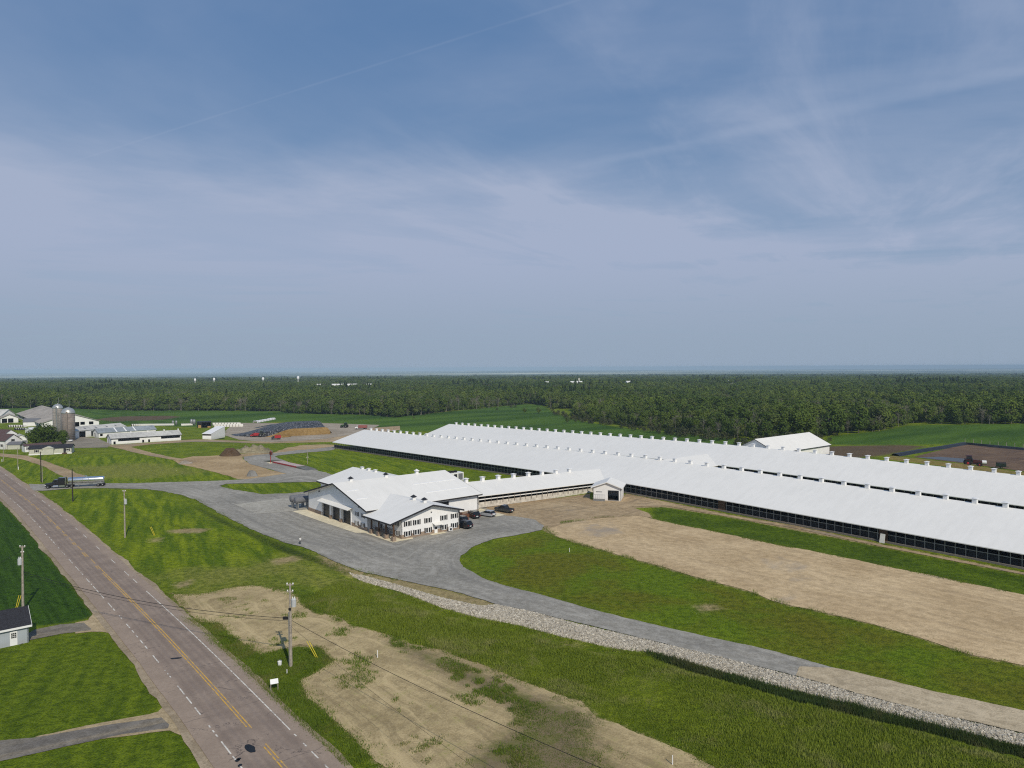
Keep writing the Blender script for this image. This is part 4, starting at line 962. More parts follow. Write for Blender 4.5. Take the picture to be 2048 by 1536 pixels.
# white cooling unit behind the office
x, y = F(93.0, -20.8)
cu = thing("cooling_unit", "white boxy cooling unit with black fans on top behind the office roof", "cooling unit", (x, y, Hs(x, y)), ANG)
MB().box(-3.1, 3.1, -1.4, 1.4, 0.35, 3.2).build("case", TRIMW, cu)
MB().box(.9, 2.7, -1.44, -1.403, .7, 2.9).build("louver", SHINGRY, cu); MB().box(-.9, .4, -1.43, -1.403, .6, 2.8).build("access_door", TRIMD, cu)
for k in (-1.9, -.6, .7): MB().lathe([(.55, 3.2), (.55, 3.75), (.45, 3.8)], (k, 0, 0), 14).build("fan", BLACK, cu)
MB().box(-2.9, -2.6, -1.2, 1.2, -.3, .35).box(2.6, 2.9, -1.2, 1.2, -.3, .35).build("skid", CONCG, cu)
# white gabled entry shed in the corner of link and barn
a_, b_ = G(1381, 1000.5), G(1605 / 4.096 + 850, 1003)
a_ = G(1186.5, 1000.0); b_ = G(1241.5, 1003.0)
ang_ = math.atan2(b_[1] - a_[1], b_[0] - a_[0]); L_ = math.hypot(b_[0] - a_[0], b_[1] - a_[1])
es = gable("entry_shed", "white gabled entry shed with an open dark doorway in the corner of the nearer barn", "shed", a_, ang_, L_, 8.0, 3.9, 5.35, ridge='y', oh=0.6, front=[(L_ * .53, L_ * .93, 0.05, 3.0)], fasciam=TRIMW)
q = MB(); q.box(.3, L_ * .45, -1.6, -1.45, -.2, 0.7)
for k in np.linspace(.3, L_ * .45, 7): q.box(k - .03, k + .03, -1.56, -1.5, .7, 1.9)
q.box(.3, L_ * .45, -1.56, -1.5, 1.85, 1.92); q.build("stair_railing", STEEL, es)
MB().box(.8, 2.6, -.06, -.002, 2.4, 2.55).build("vent_strip", TRIMD, es)
# white building beyond the far barn
c0, c1 = G(1659, 907), G(1500, 934)
A_ = np.array(G(1659, 908)); 
A2 = A_ - NV * 44
gable("storage_building", "white storage building half hidden behind the farther long barn", "building", (float(A2[0]), float(A2[1])), ANG, 44, 19, 4.2, 8.8, ridge='x', oh=0.6, roofm=ROOFWX, fasciam=TRIMD)

# ------------------------------------------------------------------ old farmstead on the left
def px_building(name, label, cat, a, b, depth, he, hr, **k):
    A = np.array(G(*a)); B = np.array(G(*b)); d = B - A
    return gable(name, label, cat, (float(A[0]), float(A[1])), math.atan2(d[1], d[0]), float(np.hypot(*d)), depth, he, hr, **k), float(np.hypot(*d))
CALF, Lc = px_building("calf_barn", "long low white calf barn with two long dark openings in its side", "barn", (222.5, 889.3), (362.5, 880.3), 11.0, 3.0, 5.0, oh=0.4, roofm=PALEROOF, fasciam=TRIMD,
    front=[(3.1, 13.0, 1.4, 2.8), (23.2, 32.6, 1.4, 2.8), (1.0, 2.0, 0.05, 1.5), (14.2, 15.1, 0.05, 1.5), (17.0, 17.9, 0.05, 1.5), (33.9, 34.7, 0.05, 1.5)], left=[(2, 4.2, .05, 2.4)])
for k in (10, 18, 26, 33): vent(CALF, k, 5.5, 5.1, .5, .5, TRIMW, .8, .1)
MID, Lm = px_building("machine_shed", "low white shed with a long blue-grey roof behind the calf barn", "shed", (197, 876), (312, 868), 9.0, 2.8, 4.8, oh=0.4, roofm=BLUEROOF, front=[(0.8, 2.2, 0.9, 2.2)], left=[(2, 4, .05, 2.3)])
for k in (9, 14, 19): MB().hexa([(k, -.4, 2.85), (k + .7, -.4, 2.85), (k + .7, 4.4, 4.95), (k, 4.4, 4.95)], [(k, -.4, 2.9), (k + .7, -.4, 2.9), (k + .7, 4.4, 5.0), (k, 4.4, 5.0)]).build("skylight", TRIMW, MID)
OLD, Lo = px_building("cattle_barn", "white barn with a pale roof and big dark doorway right of the silos", "barn", (150, 876.5), (252, 866), 10.0, 4.0, 5.8, oh=0.4, roofm=PALEROOF, front=[(2.6, 6.6, .05, 3.4), (10.0, 11.2, .3, 3.2)])
for k in (7, 14, 21, 27): MB().hexa([(k, 1.0, 4.55), (k + .9, 1.0, 4.55), (k + .9, 2.6, 5.1), (k, 2.6, 5.1)], [(k, 1.0, 4.6), (k + .9, 1.0, 4.6), (k + .9, 2.6, 5.15), (k, 2.6, 5.15)]).build("skylight", SHINGRY, OLD)
B_ = np.array(G(198.5, 851.5)); Wf = 33.0; Af = B_ - NV * Wf
gable("old_freestall_barn", "old long barn with a weathered grey roof and white gable end behind the silos", "barn", (float(Af[0]), float(Af[1])), ANG, Wf, 140.0, 3.4, 9.0, ridge='y', oh=0.8, roofm=OLDROOF, front=[(14.5, 17.5, .1, 3.2), (18.6, 21.4, .1, 3.2), (22.0, 24.6, 1.2, 3.2), (27.0, 29.6, 1.2, 3.2), (9, 12.5, .1, 3.2)], left=[(2 + 9 * i, 9.5 + 9 * i, 0.8, 2.9) for i in range(15)])
# silos
def silo(label, u, v, r, h, m, dome, flip):
    x, y = G(u, v); t = thing("silo", label, "silo", (x, y, Hs(x, y)))
    MB().lathe([(r, 0), (r, h)], n=32).build("staves", m, t, True)
    b = MB()
    for k in np.arange(0.8, h, 0.9): b.lathe([(r + .001, k), (r + .05, k + .03), (r + .05, k + .09), (r + .001, k + .12)], n=32)
    b.build("hoop", STEEL, t)
    MB().lathe([(r + .12, h), (r + .12, h + .25)] + [((r + .1) * math.cos(a), h + .25 + dome * math.sin(a)) for a in np.linspace(0.05, 1.45, 8)] + [(0.35, h + .3 + dome), (.05, h + .5 + dome)], n=32).build("dome", DOME, t, True)
    a = R(-70); c, s_ = math.cos(a), math.sin(a)
    MB().tube(((r + .45) * c, (r + .45) * s_, 1), ((r + .45) * c, (r + .45) * s_, h + 1), .42, n=10).build("chute", STEEL if flip else SILOD, t)
    MB().tube((0.6, 0, h + dome), (0.6, 0, h + dome + 4.0), .1, n=6).build("fill_pipe", STEEL, t)
    return t
s1 = silo("slimmer pale concrete silo with metal dome and ladder, left of the pair", 116.5, 875, 2.5, 16.2, SILOC, 2.4, True)
s2 = silo("wider brownish concrete silo with metal dome, right of the pair", 137.5, 881, 3.1, 14.6, SILOD, 2.9, False)
lad = MB()
for k in np.arange(1, 15, .8): lad.box(2.2, 3.4, -3.2, -3.1, k, k + .06)
lad.box(2.2, 2.26, -3.2, -3.1, 0, 15).box(3.34, 3.4, -3.2, -3.1, 0, 15); lad.build("ladder_cage", STEEL, s1)
def feed_bin(label, u, v, r, h, leg):
    x, y = G(u, v); t = thing("feed_bin", label, "feed bin", (x, y, Hs(x, y)), group=None)
    MB().lathe([(.3, leg * .3), (r, leg), (r, leg + h), (.25, leg + h + r * .7)], n=18).build("hopper", STEEL, t, True)
    for a in range(4):
        c, s_ = math.cos(a * math.pi / 2 + .7) * r * .9, math.sin(a * math.pi / 2 + .7) * r * .9; MB().tube((c, s_, 0), (c, s_, leg + .2), .07, n=5).build("leg", STEEL, t)
    return t
feed_bin("small feed bin left of its twin behind the calf barn", 346, 850.5, .75, 2.0, 1.0); feed_bin("small feed bin right of its twin behind the calf barn", 352.5, 850.5, .75, 2.0, 1.0)
feed_bin("larger shaded steel feed bin beside the open-front shed", 383.2, 850.8, 1.1, 2.8, 1.3); feed_bin("larger bright steel feed bin nearest the open-front shed", 388.2, 851, 1.1, 2.7, 1.3)
# open-front commodity shed
cs, Ls = px_building("commodity_shed", "black open-front shed with timber bays beside the rows of calf hutches", "shed", (395.5, 856), (422.5, 855.5), 6.0, 4.0, 4.4, oh=.2, wallm=mat("black_sheet", (.012, .012, .014)), roofm=TRIMD, front=[(.2, 2.6, .05, 2.4), (2.9, 5.4, .05, 3.6), (5.7, 8.2, .05, 3.6)])
MB().box(.25, 2.2, -.5, .15, 0, 2.0).box(6.4, 8.4, -.6, .1, 0, 1.0).build("plank_bulkhead", mat("raw_timber", (.40, .24, .09)), cs)
# single-slope shed
A = np.array(G(405, 878)); B = np.array(G(422.5, 879)); C = np.array(G(450, 877.8))
zs = Hs(*B); ms = thing("lean_to_shed", "white shed with a single steep sloping roof beside the farm road", "shed", (float(B[0]), float(B[1]), zs), 0)
def rel(p, z): return (float(p[0] - B[0]), float(p[1] - B[1]), z)
D_ = A + (C - B)
wl = MB(); hl, hh = 2.9, 5.6
hA, hB, hC, hD = 3.3, 3.0, 5.6, 5.8
q = MB().hexa([rel(A, -.3), rel(B, -.3), rel(C, -.3), rel(D_, -.3)], [rel(A, hA), rel(B, hB), rel(C, hC), rel(D_, hD)]); recalc(q.build("wall", WHITE, ms))
ex = (C - B) / np.hypot(*(C - B)) * .5
q = MB().hexa([rel(A - ex, hA), rel(B - ex, hB), rel(C + ex, hC + .3), rel(D_ + ex, hD + .3)], [rel(A - ex, hA + .15), rel(B - ex, hB + .15), rel(C + ex, hC + .45), rel(D_ + ex, hD + .45)]); recalc(q.build("roof", TRIMW, ms))
q = MB().hexa([rel(A - ex * .04, 2.3), rel(B - ex * .04, 2.1), rel(B, 2.1), rel(A, 2.3)], [rel(A - ex * .04, 3.1), rel(B - ex * .04, 2.85), rel(B, 2.85), rel(A, 3.1)]); recalc(q.build("opening", TRIMD, ms))  # dark panel on the wall stands for the shade in an opening
# houses
H1, L1 = px_building("mobile_home", "pale double-wide home with a dark roof and small porch steps, nearest the farm lane", "house", (57.5, 910.8), (143.5, 906.8), 8.0, 2.7, 3.9, oh=.3, wallm=CREAM, roofm=SHINGLE)
for k, z_ in ((2.5, 1.2), (7.6, 1.2), (15.5, 1.5), (17.6, 1.2), (22.5, 1.6)): window(H1, (min(k, L1 - 2), 0, z_), (1, 0), .9, 1.0 if z_ < 1.5 else .6, double=False)
MB().box(13.2, 14.1, -.06, -.003, .5, 2.5).build("door", TRIMD, H1); MB().box(12.8, 14.6, -1.4, -.07, 0, .5).build("porch_step", WOOD, H1)
MB().box(-.05, L1 + .05, -.1, -.003, 0, .45).build("skirting", TRIMW, H1)
MB().prism([(5.0, -1.2, 2.75), (9.8, -1.2, 2.75), (7.4, -1.2, 3.7)], (0, 3, 0)).box(5.3, 9.5, -1.0, -.1, 0, 2.8).build("gable_bay", CREAM, H1)
H2, L2 = px_building("mobile_home", "long narrow home with a brownish roof behind the dark-roofed double-wide", "house", (49, 904.6), (123, 899), 5.0, 2.8, 3.5, oh=.3, wallm=TRIMW, roofm=SHINRED)
window(H2, (1.2, 0, 1.1), (1, 0), .9, 1.1, double=False)
H3, L3 = px_building("farmhouse", "white farmhouse with a maroon roof at the left edge", "house", (-22, 897.5), (10, 899), 8.0, 4.2, 7.0, oh=.4, roofm=SHINRED, right=[])
window(H3, (L3 - 2.5, 0, 1.2), (1, 0), .8, 1.2, double=False); window(H3, (L3, 2.0, 1.2), (0, 1), .8, 1.2, double=False); window(H3, (L3, 3.4, 3.6), (0, 1), 1.0, 1.0, double=False)
H4, L4 = px_building("house_annex", "low cream annex with a grey roof beside the maroon-roofed farmhouse", "house", (14.5, 899), (40, 898.5), 5.0, 2.3, 3.4, oh=.3, wallm=CREAM, roofm=SHINGRY)
H5, L5 = px_building("garage", "white gabled garage with pale roof left of the big tree", "garage", (29.5, 888), (55, 886.5), 9.0, 2.9, 4.4, ridge='y', oh=.4, roofm=PALEROOF)
MB().box(L5 * .55, L5 * .95, -.05, -.004, .3, 1.6).build("garage_door", SHINGRY, H5)
H6, L6 = px_building("open_barn", "white gabled barn with three open bays at the far left", "barn", (1, 846.5), (37, 845), 16.0, 3.6, 6.0, ridge='y', oh=.7, roofm=OLDROOF, front=[(.8, 3.9, .1, 3.2), (4.4, 7.6, .1, 3.2), (8.1, 11.4, .1, 3.2)])
H7, L7 = px_building("small_barn", "small white barn with a grey shingle roof behind the white hutches", "barn", (46, 853), (78, 852), 8.0, 3.0, 5.0, oh=.3, roofm=SHINGRY)
H8, L8 = px_building("calf_greenhouse", "white low plastic-roofed shelter behind the big tree", "shelter", (50, 866), (64, 868), 12.0, 1.8, 3.4, ridge='y', oh=.2, roofm=TRIMW)
H9, L9 = px_building("long_barn", "long pale-roofed barn at the far left edge", "barn", (-60, 842), (2, 842), 14, 4.2, 8.2, oh=.6, roofm=PALEROOF)
H10, L10 = px_building("small_house", "white house gable at the left edge above the maroon roof", "house", (-14, 886), (8, 887), 7, 4.6, 6.8, oh=.3, roofm=SHINRED)
window(H10, (L10 - 2.4, 0, 2.2), (1, 0), 1.1, .8, double=False)

# calf hutches
def hutch_mesh():
    m = MB(); n = 7; sec = [(math.cos(math.pi * i / (n - 1)) * .62, .35 + math.sin(math.pi * i / (n - 1)) * .95) for i in range(n)]
    ring = [(-.66, 0)] ; pts = [(.66, 0)] + [(a, b) for a, b in sec] + [(-.66, 0)]
    k = len(pts); vs = [(x, 0, z) for x, z in pts] + [(x * .96, 2.1, z * .93) for x, z in pts]
    m.add(vs, [(i, i + 1, k + i + 1, k + i) for i in range(k - 1)] + [tuple(range(k, 2 * k))])
    return m
hx = thing("calf_hutch", "white domed calf hutch in the long row behind the calf barn", "calf hutch", (0, 0, 0), 0, "white calf hutches on the farmyard")
recalc(hutch_mesh().build("shell", HUTCH, hx)); MB().box(-.42, .42, -.03, .02, .05, 1.0).build("doorway", BLACK, hx)  # black panel stands for the shade inside the open hutch front
first = True
def put_hutch(u, v, rz, lab, sc=1.0):
    global first
    x, y = G(u, v)
    if first: o = hx; first = False; o.location = (x, y, Hs(x, y)); o.rotation_euler = (0, 0, rz); o['label'] = lab
    else: o = dup(hx, (x, y, Hs(x, y)), rz, lab)
    o.scale = (sc, sc, sc * 1.15)
for i in range(20): put_hutch(263 + i * 4.2, 852.0 - i * 0.06, R(-30), "white calf hutch in the long row behind the calf barn", .9)
for i in range(5): put_hutch(362 + i * 4.4, 851.4 - i * .1, R(-50), "white calf hutch in the short row left of the large feed bins", 1.0)
for i in range(9): put_hutch(425 + i * 6.0, 850.8 - i * .05, R(-55), "white calf hutch in the back row right of the black shed", 1.35)
for i in range(9): put_hutch(428 + i * 6.2, 854.3 - i * .1, R(-55), "white calf hutch in the front row right of the black shed", 1.35)
for i in range(7): put_hutch(17 + i * 4.8, 854.5, R(-20), "white calf hutch in the upper row by the open-bay barn", 1.0)
for i in range(5): put_hutch(30 + i * 4.6, 860.5, R(10), "white calf hutch in the lower row by the open-bay barn", 1.0)

# silage pile
A = np.array(G(532, 874.6)); B = np.array(G(656, 868.6)); u_ = (B - A); LF = float(np.hypot(*u_)); angp = math.atan2(u_[1], u_[0])
sp = thing("silage_pile", "huge silage pile under black plastic and tyres with an open tan feed face", "silage pile", (float(A[0]), float(A[1]), Hs(*A)), angp)
def prof_face(u): return 4.6 * float(sstep(-3, 17, u)) * (1 - .75 * float(sstep(LF - 1.0, LF + 2.5, u)))
nu, nv = 46, 22; us = np.linspace(-24, LF + 2.5, nu); vsq = np.linspace(0, 38, nv)
vv = []; ff = []
for j, b in enumerate(vsq):
    for i, a in enumerate(us):
        sh = max(0.0, -a) * .9
        bb = sh + (38 - sh) * j / (nv - 1)
        hgt = (4.9 * float(sstep(-24, 18, a)) + 2.6 * float(sstep(-16, 22, a)) * float(sstep(0, 15, bb))) * (1 - float(sstep(22, 37.5, bb)))
        hgt *= (1 - .9 * float(sstep(LF - 2, LF + 2.4, a)))
        if j == 0: hgt = prof_face(a) if a > -3 else 0
        vv.append((a, bb, max(0.02, hgt + .12 * noise.noise(Vector((a * .6, bb * .6, 0))))))
for j in range(nv - 1):
    for i in range(nu - 1): ff.append((j * nu + i, j * nu + i + 1, (j + 1) * nu + i + 1, (j + 1) * nu + i))
def tyremat():
    m, t, bs = newmat("plastic_and_tyres"); co = t.new('ShaderNodeTexCoord').outputs['Object']
    v = t.new('ShaderNodeTexVoronoi'); t.put(v.inputs['Vector'], co); v.inputs['Scale'].default_value = 0.85
    ring = t.ramp(t.math('ABSOLUTE', t.math('SUBTRACT', v.outputs['Distance'], 0.36)), 0.05, 0.14, a=1.0, b=0.0)
    n_ = t.noise(co, 1.2, 4)
    c = t.mix(ring, (0.045, 0.045, 0.048), (0.012, 0.012, 0.013)); c = t.mix(t.math('MULTIPLY', t.ramp(n_, .5, .62), .8), c, (0.26, .26, .26))
    t.put(bs.inputs['Base Color'], c); bs.inputs['Roughness'].default_value = .55
    b = t.new('ShaderNodeBump'); b.inputs['Strength'].default_value = 1; b.inputs['Distance'].default_value = .4; t.put(b.inputs['Height'], ring); t.put(bs.inputs['Normal'], b.outputs[0])
    return m
recalc(MB().add(vv, ff).build("cover", tyremat(), sp, True))
fm = MB(); n = 30; us2 = np.linspace(-3, LF + 1.5, n)
fm.add([(a, -.05 - .5 * (k == 0), 0 if k == 0 else max(.05, prof_face(a) + .05)) for k in (0, 1) for a in us2], [(i, i + 1, n + i + 1, n + i) for i in range(n - 1)])
fm.build("feed_face", dirtmat("silage_face", alb(122, 99, 64), alb(138, 115, 78), alb(98, 78, 50), streak=.6), sp)
lp = MB(); n = 12
lp.lathe([(6, 0), (4.4, .8), (2.2, 1.5), (.2, 1.9)], (9, -2.0, 0), 18); lp.build("loose_feed", dirtmat("loose_silage", alb(122, 96, 58), alb(134, 108, 68)), sp, True)
x, y = G(510, 858); xx, yy = G(548, 850)
pm_ = thing("plastic_sheet", "white torn plastic sheet strip beside the black silage cover", "plastic sheet", (x, y, 0), math.atan2(yy - y, xx - x))
q = MB(); n = 20; L_ = math.hypot(xx - x, yy - y)
q.add([(L_ * i / n, (-1, 1)[k] * (1.3 + .4 * math.sin(i * 2.1)), 1.2 + .5 * noise.noise(Vector((i * .7, k, 0)))) for k in (0, 1) for i in range(n + 1)] + [(L_ * i / n, (-1.5, 1.5)[k], 0.05) for k in (0, 1) for i in range(n + 1)], [(i, i + 1, n + 2 + i, n + 1 + i) for i in range(n)] + [(i, i + 1, 2 * n + 3 + i, 2 * n + 2 + i) for i in range(n)] + [(n + 1 + i, n + 2 + i, 3 * n + 4 + i, 3 * n + 3 + i) for i in range(n)])
recalc(q.build("sheet", TRIMW, pm_))

# heaps
def heap(name, label, cat, u0, u1, v, h, m, lump=.35, seed=0, depth=None):
    a = np.array(G(u0, v)); b = np.array(G(u1, v)); L_ = float(np.hypot(*(b - a))); c = (a + b) / 2; dp = (depth or L_ * .6)
    o = thing(name, label, cat, (float(c[0]), float(c[1]), Hs(*c) + 0.02), math.atan2(*(b - a)[::-1]))
    n, k = 40, 22; vs = []; fs = []
    for j in range(k):
        for i in range(n):
            px_, py_ = -L_ / 2 + L_ * i / (n - 1), -dp / 2 + dp * j / (k - 1)
            rr = math.hypot(px_ / (L_ / 2), py_ / (dp / 2)); e = max(0, 1 - rr)
            z = h * min(1, e * 1.9) ** .9 * (1 + lump * noise.noise(Vector((px_ * .5, py_ * .5, seed)))) + (lump * .8 * noise.noise(Vector((px_ * 1.6, py_ * 1.6, seed))) * min(1, e * 4))
            vs.append((px_, py_, max(-.02, z) if e > 0 else -.05))
    for j in range(k - 1):
        for i in range(n - 1): fs.append((j * n + i, j * n + i + 1, (j + 1) * n + i + 1, (j + 1) * n + i))
    MB().add(vs, fs).build("heap", m, o, True); return o
heap("rubble_pile", "long pale rubble and rock pile beside the gravel turnaround", "rubble pile", 462, 546, 905, 2.3, dirtmat("rubble", alb(106, 100, 84), alb(146, 138, 118), alb(76, 72, 58)), 1.0, 3, 11)
heap("dirt_pile", "dark brown dirt heap at the left end of the rubble pile", "dirt pile", 440, 481, 911, 3.0, dirtmat("dark_dirt", alb(68, 54, 44), alb(92, 76, 60)), .3, 5, 8)
heap("gravel_pile", "small grey gravel heap on the tan dirt lot", "gravel pile", 493, 516, 952.5, 2.0, dirtmat("dark_gravel", alb(112, 112, 114), alb(126, 126, 126)), .15, 8)
heap("rubble_pile", "small grey stone pile at the left end of the tan dirt lot", "rubble pile", 358, 385, 927, .8, dirtmat("grey_rubble", alb(128, 120, 112), alb(150, 142, 132)), .6, 9, 5)

# truck scale
A = np.array(G(546, 926)); B = np.array(G(594, 936.5)); d = B - A; Lq = float(np.hypot(*d))
ts = thing("truck_scale", "low red-edged truck scale platform beside the gravel turnaround", "truck scale", (float(A[0]), float(A[1]), Hs(*A) + .1), math.atan2(d[1], d[0]))
MB().box(0, Lq, 0, 3.4, 0.1, .55).build("deck", mat("pale_deck", (.50, .40, .36)), ts)
MB().box(-.1, Lq + .1, -.12, -.003, .05, .56).build("side_beam", RED, ts); MB().box(-.1, Lq + .1, 3.403, 3.52, .05, .56).build("side_beam", RED, ts)
for s_ in (-1, 1):
    x0 = -.15 if s_ < 0 else Lq + .15; x1 = x0 + s_ * 8.5
    MB().hexa([(x0, -.3, -.1), (x1, -.6, -.1), (x1, 4, -.1), (x0, 3.7, -.1)], [(x0, -.3, .6), (x1, -.6, .0), (x1, 4, .0), (x0, 3.7, .6)]).build("ramp", dirtmat("ramp_gravel", alb(88, 90, 94), alb(104, 105, 108)), ts)
MB().box(.4, .6, -1.3, -1.1, 0, 5.0).build("post", RED, ts); MB().box(.1, 1.6, -1.5, -.9, 3.4, 4.6).build("readout", mat("dark_red", (.12, .03, .02)), ts); MB().box(-1.4, .9, -2, -.7, -.1, .22).build("footing", CONC, ts)

# lagoon
Lg = PXP([(1826, 914), (1929, 889), (2048, 901), (2300, 925), (2300, 990), (2048, 943), (1960, 931), (1880, 921)])
sheet("lagoon", Lg, dirtmat("lagoon_mud", alb(78, 60, 48), alb(98, 78, 60), alb(122, 98, 72), rot=R(20), streak=.9, spec=.4), 0.06)
def watermat():
    m, t, bs = newmat("standing_water"); co = t.new('ShaderNodeTexCoord').outputs['Object']
    t.put(bs.inputs['Base Color'], t.mix(t.noise(co, .2, 4), (0.02, 0.022, .022), (.06, .055, .048))); bs.inputs['Roughness'].default_value = .3; bs.inputs['Specular IOR Level'].default_value = .3
    b = t.new('ShaderNodeBump'); b.inputs['Strength'].default_value = .15; t.put(b.inputs['Height'], t.noise(co, 1.5, 3)); t.put(bs.inputs['Normal'], b.outputs[0]); return m
sheet("lagoon_water", PXP([(1836, 915.5), (1880, 914), (1926, 917.5), (1950, 923), (1930, 925.5), (1880, 919.8)]), watermat(), 0.10)
LINER = mat("black_pond_liner", (0.016, 0.018, 0.022), .5, .3, .5)
def berm(name, label, pxs, hgt, wid, m, cat):
    p = [np.array(G(*q)) for q in pxs]; o = thing(name, label, cat, (float(p[0][0]), float(p[0][1]), 0)); q = MB()
    vs = []; fs = []
    for i, a in enumerate(p):
        t_ = (p[min(i + 1, len(p) - 1)] - p[max(i - 1, 0)]); t_ = t_ / np.hypot(*t_); n_ = np.array([-t_[1], t_[0]])
        for k, h in ((-wid, -.2), (-wid * .3, hgt), (wid * .3, hgt), (wid, -.2)):
            c = a + n_ * k; vs.append((c[0] - p[0][0], c[1] - p[0][1], Hs(*a) + h))
    for i in range(len(p) - 1):
        for k in range(3): fs.append((i * 4 + k, i * 4 + k + 1, i * 4 + 5 + k, i * 4 + 4 + k))
    recalc(q.add(vs, fs).build("bank", m, o)); return o
berm("liner_bank", "black plastic-lined bank round the far side of the manure lagoon", [(1790, 912), (1840, 903), (1880, 897), (1929, 888.5), (1985, 894), (2048, 900), (2200, 914), (2350, 930)], 1.0, 2.3, LINER, "bank")
berm("earth_bank", "grassy tan earth bank along the near side of the manure lagoon", [(1780, 916), (1850, 924), (1930, 934), (2048, 951), (2200, 975), (2350, 1000)], .8, 6.0, dirtmat("bank_earth", alb(128, 108, 74), alb(116, 108, 58), alb(92, 96, 44), streak=.9), "bank")
for i, u in enumerate(np.linspace(1930, 2046, 8)):
    x, y = G(float(u), 887.5 + (u - 1930) * .098)
    tag(MB().tube((0, 0, 0), (0, 0, 2.6), .12, .10, 6).build("fence_post", POLEM), "thin weathered fence post along the field edge behind the lagoon", "fence post", "fence posts behind the lagoon").location = (x, y, Hs(x, y))

# ------------------------------------------------------------------ vehicles
def wheel(par, x, y, r, w_, rim=STEEL, name="wheel"):
    t = MB().lathe([(r * .55, -w_ / 2), (r * .9, -w_ / 2), (r, -w_ * .3), (r, w_ * .3), (r * .9, w_ / 2), (r * .55, w_ / 2)], (x, y, r), 18, 'y').build(name, BLACK, par)
    sgn = 1 if y > 0 else -1
    MB().lathe([(r * .56, -w_ * .3), (r * .56, w_ * .3), (r * .2, w_ * .42)] if sgn > 0 else [(r * .2, -w_ * .42), (r * .56, -w_ * .3), (r * .56, w_ * .3)], (x, y + sgn * w_ * .12, r), 14, 'y').build("rim", rim, t)
    return t
def loft(mb_, secs):                 # secs: (x, half width bottom, half width top, z bottom, z top)
    vs = []; n = 8
    for x, hb, ht, zb, zt in secs:
        zm = zb + (zt - zb) * .55; hm = max(hb, ht) * 1.0
        vs += [(x, -hb, zb), (x, -hm, zm), (x, -ht, zt - .04), (x, -ht + .08, zt), (x, ht - .08, zt), (x, ht, zt - .04), (x, hm, zm), (x, hb, zb)]
    fs = [(k * n + i, k * n + (i + 1) % n, (k + 1) * n + (i + 1) % n, (k + 1) * n + i) for k in range(len(secs) - 1) for i in range(n)]
    fs += [tuple(range(n))[::-1], tuple(range((len(secs) - 1) * n, len(secs) * n))]
    return mb_.add(vs, fs)
def paint(name, col, rough=.3):
    m = mat(name, col, rough, .05, 1.0, spec=.5); m.node_tree.nodes['Principled BSDF'].inputs['Coat Weight'].default_value = .6; return m
BLK = paint("black_car_paint", (.009, .009, .011)); SLV = paint("silver_car_paint", (.42, .43, .44)); SLATE = paint("dark_blue_car_paint", (.02, .026, .03))
LAMP = mat("tail_lamp_red", (.25, .01, .01), .3); HEADL = mat("head_lamp", (.6, .6, .58), .2)
